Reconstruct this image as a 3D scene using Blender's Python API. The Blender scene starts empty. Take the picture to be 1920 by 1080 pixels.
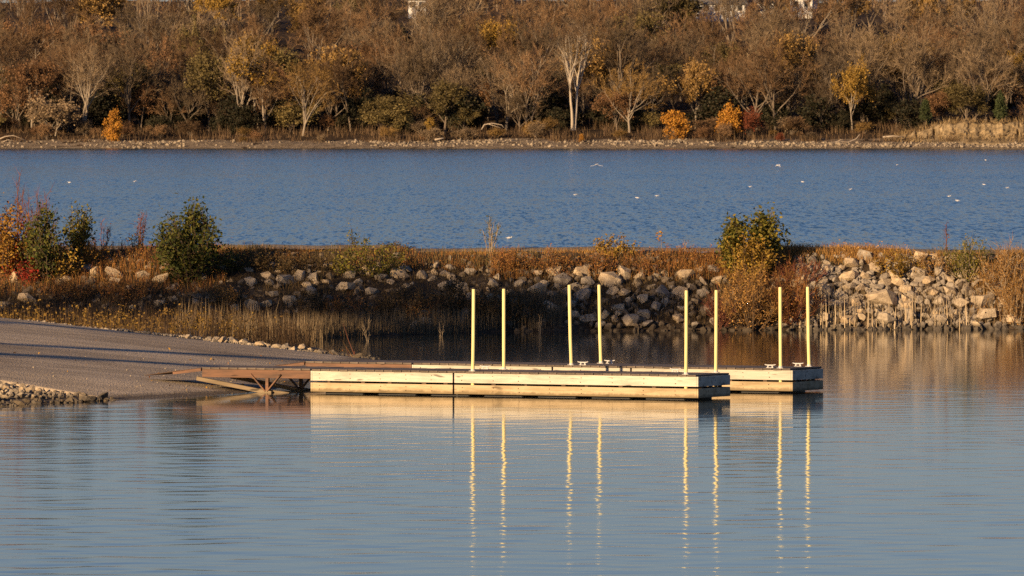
import bpy, math, random
import numpy as np
from mathutils import Vector, Matrix, Quaternion, noise as mnoise

random.seed(7)
RNG = np.random.default_rng(11)
SC = bpy.context.scene
COL = SC.collection

# ------------------------------------------------------------------ camera
FPX, CAMZ, HOR = 16000.0, 6.0, 215.0        # focal length in photo pixels, eye height, horizon row
cam_d = bpy.data.cameras.new('camera')
cam = bpy.data.objects.new('camera', cam_d); COL.objects.link(cam)
cam.location = (0, 0, CAMZ)
cam.rotation_euler = (math.radians(90) - math.atan((540 - HOR) / FPX), 0, 0)
cam_d.sensor_width = 36; cam_d.lens = 36 * FPX / 1920
cam_d.clip_start = 1; cam_d.clip_end = 9000
cam_d.dof.use_dof = True; cam_d.dof.focus_distance = 190; cam_d.dof.aperture_fstop = 13
SC.camera = cam

# ------------------------------------------------------------------ sky, sun, exposure
SUN_EL, SUN_AZ = math.radians(14.0), math.radians(40.0)     # azimuth: to the left of straight behind the camera
LDIR = Vector((math.sin(SUN_AZ) * math.cos(SUN_EL), math.cos(SUN_AZ) * math.cos(SUN_EL), -math.sin(SUN_EL)))
W = bpy.data.worlds.new('World'); SC.world = W; W.use_nodes = True
nt = W.node_tree
sky = nt.nodes.new('ShaderNodeTexSky'); sky.sky_type = 'NISHITA'; sky.sun_disc = False
sky.sun_elevation = SUN_EL; sky.sun_rotation = math.radians(180) + SUN_AZ
sky.air_density = 1.0; sky.dust_density = 0.2; sky.ozone_density = 3.0
wb = nt.nodes.new('ShaderNodeMix'); wb.data_type = 'RGBA'; wb.blend_type = 'MULTIPLY'; wb.inputs[0].default_value = 1.0
wb.inputs[7].default_value = (0.92, 0.92, 1.22, 1)          # white balance of the evening sky
nt.links.new(sky.outputs[0], wb.inputs[6]); nt.links.new(wb.outputs[2], nt.nodes['Background'].inputs[0])
nt.nodes['Background'].inputs[1].default_value = 0.043
sd = bpy.data.lights.new('sun', 'SUN'); sd.energy = 5.0; sd.angle = math.radians(0.53); sd.color = (1.0, 0.70, 0.40)
sun = bpy.data.objects.new('sun', sd); COL.objects.link(sun)
sun.rotation_euler = LDIR.to_track_quat('-Z', 'Y').to_euler(); sun.location = (-60, -60, 60)
SC.view_settings.view_transform = 'Standard'; SC.view_settings.look = 'None'
SC.view_settings.exposure = 0.55; SC.view_settings.gamma = 1.0; SC.view_settings.use_curve_mapping = False
SC.render.engine = 'CYCLES'
SC.cycles.max_bounces = 5; SC.cycles.diffuse_bounces = 2; SC.cycles.glossy_bounces = 3
SC.cycles.use_denoising = False

# ------------------------------------------------------------------ helpers: places
def spot(px, py, Y):
    """World point at distance Y that lies on photo pixel (px, py)."""
    return np.array([(px - 960) / FPX * Y, Y, CAMZ - (py - HOR) * Y / FPX])

def nz(x, y, s=1.0, o=0.0):
    return mnoise.noise(Vector((x * s + o, y * s - o, o * 1.7)))

def vnoise(X, Y, s, seed):
    """vectorised smooth value noise in [-1, 1]"""
    r = np.random.default_rng(seed); T = r.uniform(-1, 1, (64, 64))
    x, y = np.asarray(X) * s + 1000.3, np.asarray(Y) * s + 1000.7
    xi, yi = np.floor(x).astype(int), np.floor(y).astype(int)
    fx, fy = x - xi, y - yi
    fx, fy = fx * fx * (3 - 2 * fx), fy * fy * (3 - 2 * fy)
    a, b = T[xi % 64, yi % 64], T[(xi + 1) % 64, yi % 64]
    c, d = T[xi % 64, (yi + 1) % 64], T[(xi + 1) % 64, (yi + 1) % 64]
    return (a * (1 - fx) + b * fx) * (1 - fy) + (c * (1 - fx) + d * fx) * fy

# ------------------------------------------------------------------ helpers: objects
def tag(o, label=None, cat=None, group=None, kind=None):
    if label: o['label'] = label
    if cat: o['category'] = cat
    if group: o['group'] = group
    if kind: o['kind'] = kind
    return o

def thing(name, label, cat, loc=(0, 0, 0), rz=0.0, group=None):
    o = bpy.data.objects.new(name, None); COL.objects.link(o)
    o.empty_display_size = 0.3
    o.location = loc; o.rotation_euler = (0, 0, rz)
    return tag(o, label, cat, group)

def link(name, me, parent=None, mat=None, loc=None, rot=None, scale=None):
    o = bpy.data.objects.new(name, me); COL.objects.link(o)
    if parent is not None: o.parent = parent
    if mat is not None:
        if len(me.materials) == 0: me.materials.append(mat)
        if me.materials[0] is not mat:
            o.material_slots[0].link = 'OBJECT'; o.material_slots[0].material = mat
    if loc is not None: o.location = loc
    if rot is not None: o.rotation_euler = rot
    if scale is not None: o.scale = scale
    return o

def np_mesh(name, V, F, smooth=False):
    """V (n,3); F (m,k) or list of such arrays."""
    V = np.ascontiguousarray(V, dtype=np.float32)
    Fs = F if isinstance(F, list) else [F]
    Fs = [np.asarray(f, dtype=np.int32) for f in Fs if len(f)]
    me = bpy.data.meshes.new(name)
    me.vertices.add(len(V)); me.vertices.foreach_set('co', V.ravel())
    idx = np.concatenate([f.ravel() for f in Fs])
    tot = np.concatenate([np.full(len(f), f.shape[1], np.int32) for f in Fs])
    st = np.concatenate([[0], np.cumsum(tot)[:-1]]).astype(np.int32)
    me.loops.add(len(idx)); me.loops.foreach_set('vertex_index', idx)
    me.polygons.add(len(tot)); me.polygons.foreach_set('loop_start', st)
    try: me.polygons.foreach_set('loop_total', tot)
    except Exception: pass
    me.update(calc_edges=True)
    me.polygons.foreach_set('use_smooth', np.full(len(tot), bool(smooth)))
    return me

class MB:
    """collects shapes for ONE mesh"""
    def __init__(s): s.v = []; s.f = []; s.n = 0
    def add(s, V, F):
        V = np.asarray(V, float)
        s.v.append(V); s.f.append([[i + s.n for i in f] for f in F]); s.n += len(V)
    def box(s, x0, x1, y0, y1, z0, z1):
        V = [(x, y, z) for x in (x0, x1) for y in (y0, y1) for z in (z0, z1)]
        s.add(V, [(0, 1, 3, 2), (4, 6, 7, 5), (0, 4, 5, 1), (2, 3, 7, 6), (0, 2, 6, 4), (1, 5, 7, 3)])
    def bar(s, a, b, w, h, up=(0, 0, 1)):
        a, b = Vector(a), Vector(b); d = (b - a).normalized(); u = Vector(up)
        sd_ = d.cross(u).normalized(); u = sd_.cross(d).normalized()
        V = []
        for p in (a, b):
            for i, j in ((-1, -1), (1, -1), (1, 1), (-1, 1)): V.append(p + sd_ * (i * w / 2) + u * (j * h / 2))
        s.add([tuple(v) for v in V], [(3, 2, 1, 0), (4, 5, 6, 7), (0, 1, 5, 4), (1, 2, 6, 5), (2, 3, 7, 6), (3, 0, 4, 7)])
    def tube(s, pts, rad, n=6, cap=True):
        V, F = tube_arrays(np.asarray(pts, float), np.asarray(rad, float) if np.ndim(rad) else np.full(len(pts), rad), n)
        F = [tuple(f) for f in F]
        if cap:
            k = len(pts) - 1
            F.append(tuple(range(n - 1, -1, -1))); F.append(tuple(range(k * n, k * n + n)))
        s.add(V, F)
    def lathe(s, prof, axis_a, axis_b, n=10):
        """prof: list of (t, r) along a->b"""
        a, b = np.asarray(axis_a, float), np.asarray(axis_b, float)
        s.tube([a + (b - a) * t for t, r in prof], [r for t, r in prof], n)
    def mesh(s, name, smooth=False, bevel=0.0):
        V = np.concatenate(s.v); F = [tuple(f) for ff in s.f for f in ff]
        me = bpy.data.meshes.new(name); me.from_pydata(V.tolist(), [], F); me.update()
        if bevel:
            import bmesh
            bm = bmesh.new(); bm.from_mesh(me)
            bmesh.ops.bevel(bm, geom=list(bm.edges), offset=bevel, segments=1, affect='EDGES', profile=0.5)
            bm.to_mesh(me); bm.free()
        me.polygons.foreach_set('use_smooth', np.full(len(me.polygons), bool(smooth)))
        return me

def tube_arrays(P, R, n):
    P = np.asarray(P, float); m = len(P)
    T = np.gradient(P, axis=0); T /= np.linalg.norm(T, axis=1)[:, None] + 1e-9
    ref = np.array([0.31, 0.95, 0.05]) if abs(T[0, 1]) < 0.8 else np.array([1.0, 0.1, 0.0])
    A = np.cross(T, ref); A /= np.linalg.norm(A, axis=1)[:, None] + 1e-9
    B = np.cross(T, A)
    ang = np.arange(n) / n * 2 * math.pi
    V = P[:, None, :] + R[:, None, None] * (A[:, None, :] * np.cos(ang)[None, :, None] + B[:, None, :] * np.sin(ang)[None, :, None])
    i = np.arange(m - 1)[:, None] * n; j = np.arange(n)[None, :]; j2 = (j + 1) % n
    F = np.stack([i + j, i + j2, i + n + j2, i + n + j], -1).reshape(-1, 4)
    return V.reshape(-1, 3), F

def tubes_mesh(name, tubes, sides, smooth=True):
    Vs, Fs, n = [], [], 0
    for (P, R, lv) in tubes:
        V, F = tube_arrays(P, R, sides[min(lv, len(sides) - 1)])
        Vs.append(V); Fs.append(F + n); n += len(V)
    return np_mesh(name, np.concatenate(Vs), np.concatenate(Fs), smooth)

def grid_mesh(name, xs, ys, zf, smooth=True):
    X, Y = np.meshgrid(xs, ys); Z = zf(X, Y)
    nx, ny = len(xs), len(ys)
    i = (np.arange(ny - 1)[:, None] * nx + np.arange(nx - 1)[None, :]).ravel()
    F = np.stack([i, i + 1, i + nx + 1, i + nx], -1)
    return np_mesh(name, np.stack([X.ravel(), Y.ravel(), Z.ravel()], -1), F, smooth)

# ------------------------------------------------------------------ helpers: materials
def mat_new(name):
    m = bpy.data.materials.new(name); m.use_nodes = True
    t = m.node_tree; b = t.nodes['Principled BSDF']
    return m, t, b

def N(t, typ, **kw):
    n = t.nodes.new(typ)
    for k, v in kw.items():
        if k.startswith('i_'): n.inputs[k[2:].replace('_', ' ')].default_value = v
        else: setattr(n, k, v)
    return n

def ramp(t, fac, stops, interp='LINEAR'):
    r = t.nodes.new('ShaderNodeValToRGB'); r.color_ramp.interpolation = interp
    e = r.color_ramp.elements
    while len(e) < len(stops): e.new(0.5)
    for k, (p, c) in enumerate(stops):
        e[k].position = p; e[k].color = (c[0], c[1], c[2], 1)
    t.links.new(fac, r.inputs[0]); return r.outputs[0]

def mapped_noise(t, scale, detail=4, rough=0.6, stretch=(1, 1, 1), coord='Object', dist=0.0):
    tc = N(t, 'ShaderNodeTexCoord'); mp = N(t, 'ShaderNodeMapping'); mp.inputs['Scale'].default_value = stretch
    t.links.new(tc.outputs[coord], mp.inputs[0])
    n = N(t, 'ShaderNodeTexNoise'); n.inputs['Scale'].default_value = scale; n.inputs['Detail'].default_value = detail
    n.inputs['Roughness'].default_value = rough; n.inputs['Distortion'].default_value = dist
    t.links.new(mp.outputs[0], n.inputs[0]); return n.outputs[0]

def mixc(t, fac, a, b, mode='MIX'):
    m = N(t, 'ShaderNodeMix', data_type='RGBA', blend_type=mode)
    for sock, v in ((m.inputs[0], fac), (m.inputs[6], a), (m.inputs[7], b)):
        if hasattr(v, 'links'): t.links.new(v, sock)
        elif isinstance(v, (int, float)): sock.default_value = v
        else: sock.default_value = (v[0], v[1], v[2], 1)
    return m.outputs[2]

def bump(t, b, h, dist, strength=1.0):
    n = N(t, 'ShaderNodeBump'); n.inputs['Distance'].default_value = dist; n.inputs['Strength'].default_value = strength
    t.links.new(h, n.inputs['Height']); t.links.new(n.outputs[0], b.inputs['Normal'])

def mat_leaf(name, cols, trans=0.0, jitter=0.35, rough=0.7):
    """colour per leaf / twig (random per island), brightness per plant"""
    m, t, b = mat_new(name)
    g = N(t, 'ShaderNodeNewGeometry')
    k = len(cols)
    c = ramp(t, g.outputs['Random Per Island'], [(i / max(k - 1, 1), cols[i]) for i in range(k)])
    oi = N(t, 'ShaderNodeObjectInfo')
    mr = N(t, 'ShaderNodeMapRange'); mr.inputs['To Min'].default_value = 1 - jitter; mr.inputs['To Max'].default_value = 1 + jitter
    t.links.new(oi.outputs['Random'], mr.inputs[0])
    c2 = mixc(t, 1.0, c, mr.outputs[0], 'MULTIPLY')
    t.links.new(c2, b.inputs['Base Color'])
    b.inputs['Roughness'].default_value = rough; b.inputs['Specular IOR Level'].default_value = 0.2
    if trans:
        tr = N(t, 'ShaderNodeBsdfTranslucent'); t.links.new(c2, tr.inputs[0])
        mx = N(t, 'ShaderNodeMixShader'); mx.inputs[0].default_value = trans
        t.links.new(b.outputs[0], mx.inputs[1]); t.links.new(tr.outputs[0], mx.inputs[2])
        t.links.new(mx.outputs[0], t.nodes['Material Output'].inputs[0])
    return m

def mat_plain(name, col, rough=0.8, var=0.25, scale=6.0, stretch=(1, 1, 1), bmp=0.0, spec=0.3, metal=0.0):
    m, t, b = mat_new(name)
    n = mapped_noise(t, scale, 5, 0.65, stretch)
    c = ramp(t, n, [(0.25, [v * (1 - var) for v in col]), (0.75, [v * (1 + var) for v in col])])
    t.links.new(c, b.inputs['Base Color']); b.inputs['Roughness'].default_value = rough
    b.inputs['Specular IOR Level'].default_value = spec; b.inputs['Metallic'].default_value = metal
    if bmp: bump(t, b, n, bmp)
    return m

def mat_wood(name, c0, c1, stain, grain=(0.5, 30, 30), board=0.12, scum=None):
    m, t, b = mat_new(name)
    n = mapped_noise(t, 2.2, 6, 0.7, grain, dist=0.6)
    c = ramp(t, n, [(0.28, c0), (0.72, c1)])
    n2 = mapped_noise(t, 1.1, 5, 0.7, (0.7, 3, 5))
    f = ramp(t, n2, [(0.45, (0, 0, 0)), (0.66, (1, 1, 1))])
    c = mixc(t, f, c, stain)
    kn = mapped_noise(t, 3.4, 2, 0.4, (0.55, 2.5, 2.5))
    kf = ramp(t, kn, [(0.655, (0, 0, 0)), (0.70, (1, 1, 1))])
    c = mixc(t, kf, c, [v * 0.45 for v in c0])
    if scum:
        tcz = N(t, 'ShaderNodeTexCoord'); sx = N(t, 'ShaderNodeSeparateXYZ'); t.links.new(tcz.outputs['Object'], sx.inputs[0])
        nz_ = mapped_noise(t, 5, 4, 0.7, (1, 1, 1)); ma = N(t, 'ShaderNodeMath', operation='MULTIPLY_ADD'); t.links.new(nz_, ma.inputs[0]); ma.inputs[1].default_value = -0.16; t.links.new(sx.outputs[2], ma.inputs[2])
        mz = N(t, 'ShaderNodeMapRange'); mz.inputs['From Min'].default_value = scum - 0.085; mz.inputs['From Max'].default_value = scum - 0.035; mz.inputs['To Min'].default_value = 0.75; mz.inputs['To Max'].default_value = 0.0; t.links.new(ma.outputs[0], mz.inputs[0])
        c = mixc(t, mz.outputs[0], c, (0.16, 0.115, 0.055))
    oi = N(t, 'ShaderNodeObjectInfo'); mr = N(t, 'ShaderNodeMapRange')
    mr.inputs['To Min'].default_value = 1 - board; mr.inputs['To Max'].default_value = 1 + board
    t.links.new(oi.outputs['Random'], mr.inputs[0])
    c = mixc(t, 1.0, c, mr.outputs[0], 'MULTIPLY')
    t.links.new(c, b.inputs['Base Color']); b.inputs['Roughness'].default_value = 0.75
    b.inputs['Specular IOR Level'].default_value = 0.25
    bump(t, b, n, 0.004)
    return m

M = {}
def mat_rock(name, c0, c1, c2):
    m, t, b = mat_new(name)
    n = mapped_noise(t, 2.3, 6, 0.65)
    oi = N(t, 'ShaderNodeObjectInfo')
    c = ramp(t, n, [(0.3, c0), (0.6, c1), (0.8, c2)])
    base = ramp(t, oi.outputs['Random'], [(0.0, (0.72, 0.71, 0.72)), (0.35, (1.05, 1.0, 0.93)), (0.7, (1.28, 1.12, 0.9)), (1.0, (1.4, 1.3, 1.13))])
    c = mixc(t, 1.0, c, base, 'MULTIPLY')
    ge = N(t, 'ShaderNodeNewGeometry'); sx = N(t, 'ShaderNodeSeparateXYZ'); t.links.new(ge.outputs['Position'], sx.inputs[0])
    mz = N(t, 'ShaderNodeMapRange'); mz.inputs['From Min'].default_value = 0.10; mz.inputs['From Max'].default_value = 0.20; mz.inputs['To Min'].default_value = 0.75; mz.inputs['To Max'].default_value = 0.0
    t.links.new(sx.outputs[2], mz.inputs[0]); c = mixc(t, mz.outputs[0], c, (0.045, 0.036, 0.026))          # wet, algae covered foot
    t.links.new(c, b.inputs['Base Color']); b.inputs['Roughness'].default_value = 0.9; b.inputs['Specular IOR Level'].default_value = 0.2
    n2 = mapped_noise(t, 7, 8, 0.7)
    bump(t, b, n2, 0.03)
    return m
M['rock'] = mat_rock('limestone', (0.28, 0.23, 0.17), (0.47, 0.405, 0.31), (0.60, 0.53, 0.43))
M['wet_rock'] = mat_plain('wet stone', (0.12, 0.10, 0.08), 0.6, 0.4, 5)

def mat_ground(name, stops, scale, bmp, stops2=None, scale2=40):
    m, t, b = mat_new(name)
    n = mapped_noise(t, scale, 8, 0.65)
    c = ramp(t, n, stops)
    n2 = mapped_noise(t, scale2, 4, 0.7)
    f = ramp(t, n2, [(0.35, (0.6, 0.6, 0.6)), (0.7, (1.3, 1.3, 1.3))])
    c = mixc(t, 1.0, c, f, 'MULTIPLY')
    t.links.new(c, b.inputs['Base Color']); b.inputs['Roughness'].default_value = 0.95; b.inputs['Specular IOR Level'].default_value = 0.15
    bump(t, b, n2, bmp)
    return m
M['breakwater'] = mat_ground('breakwater earth', [(0.3, (0.035, 0.025, 0.016)), (0.5, (0.075, 0.052, 0.032)), (0.72, (0.15, 0.115, 0.075))], 0.9, 0.08, scale2=7)
M['bank'] = mat_ground('bank gravel', [(0.3, (0.08, 0.062, 0.045)), (0.7, (0.20, 0.16, 0.12))], 1.5, 0.05, scale2=14)
M['forest_floor'] = mat_ground('leaf litter', [(0.3, (0.035, 0.024, 0.014)), (0.7, (0.10, 0.062, 0.034))], 0.25, 0.2, scale2=2)
M['beach'] = mat_ground('shore stones', [(0.3, (0.17, 0.125, 0.08)), (0.7, (0.36, 0.28, 0.19))], 0.5, 0.3, scale2=1.4)
M['bluff'] = mat_ground('bare clay', [(0.3, (0.24, 0.17, 0.09)), (0.7, (0.42, 0.32, 0.185))], 0.3, 0.5, scale2=0.9)

# concrete of the boat ramp: grit, long stains, grooves across the slope, darker wet margin near the water
m, t, b = mat_new('ramp concrete'); M['ramp'] = m
n = mapped_noise(t, 0.5, 7, 0.6, (0.6, 0.25, 1))
c = ramp(t, n, [(0.3, (0.36, 0.285, 0.20)), (0.5, (0.48, 0.39, 0.28)), (0.72, (0.57, 0.47, 0.35))])
g = mapped_noise(t, 22, 3, 0.7, (1, 0.35, 1))
gf = ramp(t, g, [(0.30, (0.78, 0.77, 0.75)), (0.55, (1.04, 1.03, 1.02)), (0.75, (1.3, 1.28, 1.24))])
c = mixc(t, 1.0, c, gf, 'MULTIPLY')
tc = N(t, 'ShaderNodeTexCoord'); mp = N(t, 'ShaderNodeMapping'); mp.inputs['Rotation'].default_value = (0, 0, math.radians(27.3)); t.links.new(tc.outputs['Object'], mp.inputs[0])
sx = N(t, 'ShaderNodeSeparateXYZ'); t.links.new(mp.outputs[0], sx.inputs[0])
def joint(sock, pitch, off, wd):
    a = N(t, 'ShaderNodeMath', operation='MULTIPLY_ADD'); t.links.new(sock, a.inputs[0]); a.inputs[1].default_value = 1 / pitch; a.inputs[2].default_value = off
    f = N(t, 'ShaderNodeMath', operation='FRACT'); t.links.new(a.outputs[0], f.inputs[0])
    l = N(t, 'ShaderNodeMath', operation='LESS_THAN'); t.links.new(f.outputs[0], l.inputs[0]); l.inputs[1].default_value = wd / pitch; return l.outputs[0]
c = mixc(t, joint(sx.outputs[1], 6.1, 0.31, 0.05), c, (0.22, 0.18, 0.13)); c = mixc(t, joint(sx.outputs[0], 4.6, 0.55, 0.035), c, (0.16, 0.13, 0.10))
tr_ = mapped_noise(t, 1.0, 3, 0.5, (0.05, 0.9, 1)); trf = ramp(t, tr_, [(0.35, (0.75, 0.74, 0.73)), (0.65, (1.15, 1.14, 1.12))]); c = mixc(t, 1.0, c, trf, 'MULTIPLY')   # worn wheel lanes
sz = N(t, 'ShaderNodeSeparateXYZ'); t.links.new(tc.outputs['Object'], sz.inputs[0])
nzw = mapped_noise(t, 1.3, 4, 0.6); mw = N(t, 'ShaderNodeMath', operation='MULTIPLY_ADD'); t.links.new(nzw, mw.inputs[0]); mw.inputs[1].default_value = -0.12; t.links.new(sz.outputs[2], mw.inputs[2])
mz = N(t, 'ShaderNodeMapRange'); mz.inputs['From Min'].default_value = -0.03; mz.inputs['From Max'].default_value = 0.03; mz.inputs['To Min'].default_value = 0.8; mz.inputs['To Max'].default_value = 0.0; t.links.new(mw.outputs[0], mz.inputs[0])
c = mixc(t, mz.outputs[0], c, (0.07, 0.052, 0.035))
t.links.new(c, b.inputs['Base Color']); b.inputs['Roughness'].default_value = 0.9; b.inputs['Specular IOR Level'].default_value = 0.2
bump(t, b, g, 0.035)

def mat_water(name, base, rough, comps, ior=1.333, roughmap=None):
    m, t, b = mat_new(name)
    b.inputs['Base Color'].default_value = (*base, 1); b.inputs['Roughness'].default_value = rough
    b.inputs['IOR'].default_value = ior
    acc = None
    for (sx, sy, sc, amp, det) in comps:
        n_ = mapped_noise(t, sc, det, 0.55, (sx, sy, 1))
        mm = N(t, 'ShaderNodeMath', operation='MULTIPLY'); t.links.new(n_, mm.inputs[0]); mm.inputs[1].default_value = amp
        if acc is None: acc = mm.outputs[0]
        else:
            aa = N(t, 'ShaderNodeMath', operation='ADD'); t.links.new(acc, aa.inputs[0]); t.links.new(mm.outputs[0], aa.inputs[1]); acc = aa.outputs[0]
    if acc is not None: bump(t, b, acc, 1.0)
    if roughmap:
        n_ = mapped_noise(t, roughmap[0], 3, 0.5, roughmap[1])
        mr = N(t, 'ShaderNodeMapRange'); mr.inputs['From Min'].default_value = 0.35; mr.inputs['From Max'].default_value = 0.65
        mr.inputs['To Min'].default_value = roughmap[2]; mr.inputs['To Max'].default_value = roughmap[3]
        t.links.new(n_, mr.inputs[0]); t.links.new(mr.outputs[0], b.inputs['Roughness'])
    return m
M['cove'] = mat_water('cove water', (0.012, 0.016, 0.016), 0.07, [])
m, t, b = mat_new('open lake water'); M['lake'] = m        # wind chop: every facet tilts its own way
b.inputs['Base Color'].default_value = (0.008, 0.045, 0.050, 1); b.inputs['Roughness'].default_value = 0.14; b.inputs['IOR'].default_value = 1.333
geo = N(t, 'ShaderNodeNewGeometry'); acc = geo.outputs['Normal']
for sc_, st_, ax_, ay_ in ((6.0, (1, 0.06, 1), 0.15, 0.42), (2.2, (1, 0.08, 1), 0.12, 0.28), (0.05, (0.5, 0.25, 1), 0.0, 0.12)):
    tc = N(t, 'ShaderNodeTexCoord'); mp = N(t, 'ShaderNodeMapping'); mp.inputs['Scale'].default_value = st_; t.links.new(tc.outputs['Object'], mp.inputs[0])
    n_ = N(t, 'ShaderNodeTexNoise'); n_.inputs['Scale'].default_value = sc_; n_.inputs['Detail'].default_value = 2; t.links.new(mp.outputs[0], n_.inputs[0])
    sb = N(t, 'ShaderNodeVectorMath', operation='SUBTRACT'); t.links.new(n_.outputs[1], sb.inputs[0]); sb.inputs[1].default_value = (0.5, 0.5, 0.5)
    ml = N(t, 'ShaderNodeVectorMath', operation='MULTIPLY'); t.links.new(sb.outputs[0], ml.inputs[0]); ml.inputs[1].default_value = (ax_, ay_, 0)
    ad = N(t, 'ShaderNodeVectorMath', operation='ADD'); t.links.new(acc, ad.inputs[0]); t.links.new(ml.outputs[0], ad.inputs[1]); acc = ad.outputs[0]
ad = N(t, 'ShaderNodeVectorMath', operation='ADD'); t.links.new(acc, ad.inputs[0]); ad.inputs[1].default_value = (0, -0.03, 0)
nm = N(t, 'ShaderNodeVectorMath', operation='NORMALIZE'); t.links.new(ad.outputs[0], nm.inputs[0]); t.links.new(nm.outputs[0], b.inputs['Normal'])

# ------------------------------------------------------------------ terrain functions
def Xw(Y):      # waterline of the left bank
    return np.interp(Y, [100, 150, 165, 175, 179.4, 183.6, 190, 200, 208.7, 213, 218, 224, 228, 260],
                     [-60, -19, -13.6, -10.8, -8.3, -5.7, -4.7, -4.0, -3.4, -3.7, -4.8, -5.6, -5.4, -5.4])
def slope_z(X, Y):
    z = 0.10 * (Xw(Y) - X)
    return np.where(z > 1.6, 1.6 + 1.2 * np.tanh((z - 1.6) / 2.5), np.where(z < -1.5, -1.5, z))
def Yn(X): return np.interp(X, [-60, -40, -10.9, -8.2, 0], [190, 186, 181.0, 179.3, 179.0])
def Yf(X): return np.interp(X, [-60, -40, -12.9, -9, -6, -3], [232, 222, 215.5, 213, 211, 209.5])
def ramp_z(X, Y):
    return slope_z(X, Y) + 0.02 * vnoise(X, Y, 0.35, 3)
def Yb(X): return np.interp(X, [-60, -6.5, -4.6, -1.6, 0, 5, 14, 60], [223, 225.5, 230, 234, 236.3, 237.2, 238.6, 240])
def Yc(X): return 241.3 + 0.5 * vnoise(X, X * 0, 0.22, 5) + np.where(X < -3, 0.4, 0)
def bw_z(X, Y):
    yb, yc = Yb(X), Yc(X); ys = np.maximum(yb, 236.0)
    zs = 0.05 * (ys - yb)
    crest = 2.05 + 0.06 * vnoise(X, X * 0 + 3, 0.3, 9) + np.where(X < -3, 0.08, 0)
    f = np.clip((Y - ys) / (yc - ys), 0, 1); f = f ** 0.85
    z = np.where(Y < yb, -0.3 * (yb - Y), np.where(Y < ys, 0.05 * (Y - yb), zs + (crest - zs) * f))
    z = np.where(Y > yc + 3.4, crest - 0.5 * (Y - yc - 3.4), z)
    return np.maximum(z, -2.5)
def bank_z(X, Y):
    r = slope_z(X, Y)
    tt = np.clip((Y - Yf(X)) / 4.0, 0, 1); tt = tt * tt * (3 - 2 * tt)
    z = r * (1 - tt) + np.minimum(r, 0.32) * tt
    inside = (Y > Yn(X)) & (Y < Yf(X))
    return z - np.where(inside, 0.09, 0.03) + np.where(inside, 0, 0.05 * vnoise(X, Y, 0.8, 4))

# ------------------------------------------------------------------ water
def build_water():
    xs = np.concatenate([[-900, -300, -120, -60, -35, -20], np.arange(-17, 17.01, 0.16), [20, 35, 60, 120, 300, 900]])
    ys = np.concatenate([[-30, 0, 30, 60, 80], np.arange(95, 165, 0.1), np.arange(165, 185, 0.16), np.arange(185, 241, 0.3), [246, 250]])
    r = np.random.default_rng(5)
    K = 130; lam = np.exp(r.uniform(math.log(0.36), math.log(3.6), K)); ang = r.normal(0, 0.85, K) + math.pi / 2
    ph = r.uniform(0, 6.28, K); k = 2 * math.pi / lam
    A = np.minimum(1.0, (1.3 / lam) ** 1.3) / k; A *= 1.0 / math.sqrt((A * A * k * k / 2).sum())       # unit rms slope
    def zf(X, Y):
        Z = np.zeros_like(X)
        for i in range(K):
            Z += A[i] * np.sin(k[i] * (np.cos(ang[i]) * X + np.sin(ang[i]) * Y) + ph[i])
        amp = 0.0092 * (1 + 0.45 * vnoise(X, Y * 0.5, 0.12, 21))
        amp *= np.interp(Y, [95, 140, 160, 176, 190, 240], [1.3, 1.1, 0.8, 0.5, 0.25, 0.12])
        amp += 0.002 * np.exp(-((Y - 186) / 3.2) ** 2) * np.clip((X - 6.3) / 2.5, 0, 1)         # cat's paw of wind past the dock end
        inside = (np.abs(X) < 17.1) & (Y > 94) & (Y < 241)
        return np.where(inside, Z * amp, 0)
    o = link('water', grid_mesh('water', xs, ys, zf), None, M['cove']); tag(o, kind='structure')
    xs = np.linspace(-900, 900, 60); ys = np.concatenate([np.linspace(244, 1540, 60)])
    o = link('lake', grid_mesh('lake', xs, ys, lambda X, Y: X * 0 - 0.002), None, M['lake']); tag(o, kind='structure')
build_water()

# ------------------------------------------------------------------ land
xs = np.concatenate([np.arange(-120, -20, 3.0), np.arange(-20, 2.01, 0.25)]); ys = np.arange(120, 236, 0.4)
bank = link('bank', grid_mesh('bank', xs, ys, bank_z), None, M['bank']); tag(bank, kind='structure')

def build_ramp():
    us = np.linspace(0, 1, 90); xs = np.concatenate([np.arange(-45, -16, 1.5), np.arange(-16, -0.9, 0.25)])
    X, U = np.meshgrid(xs, us); Y = Yn(X) + (Yf(X) - Yn(X)) * U; Z = ramp_z(X, Y)
    nx, ny = len(xs), len(us)
    i = (np.arange(ny - 1)[:, None] * nx + np.arange(nx - 1)[None, :]).ravel()
    F = np.stack([i, i + 1, i + nx + 1, i + nx], -1)
    V = np.stack([X.ravel(), Y.ravel(), Z.ravel()], -1); n0 = len(V)
    lo = [V[:nx] - [0, 0, 0.22], V[-nx:] - [0, 0, 0.22]]
    a = np.arange(nx - 1)
    F1 = np.stack([n0 + a, n0 + a + 1, a + 1, a], -1); F2 = np.stack([(ny - 1) * nx + a, (ny - 1) * nx + a + 1, n0 + nx + a + 1, n0 + nx + a], -1)
    o = link('boat_ramp', np_mesh('boat_ramp', np.concatenate([V] + lo), np.concatenate([F, F1, F2]), True), None, M['ramp'])
    tag(o, kind='structure'); return o
boat_ramp = build_ramp()

xs = np.concatenate([np.arange(-120, -20, 3.0), np.arange(-20, 20.01, 0.2), np.arange(22, 120, 3.0)]); ys = np.arange(221, 256.01, 0.25)
breakwater = link('breakwater', grid_mesh('breakwater', xs, ys, lambda X, Y: bw_z(X, Y) + 0.07 * vnoise(X, Y, 1.7, 31) + 0.05 * vnoise(X, Y, 0.6, 32)), None, M['breakwater'])
tag(breakwater, kind='structure')
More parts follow.
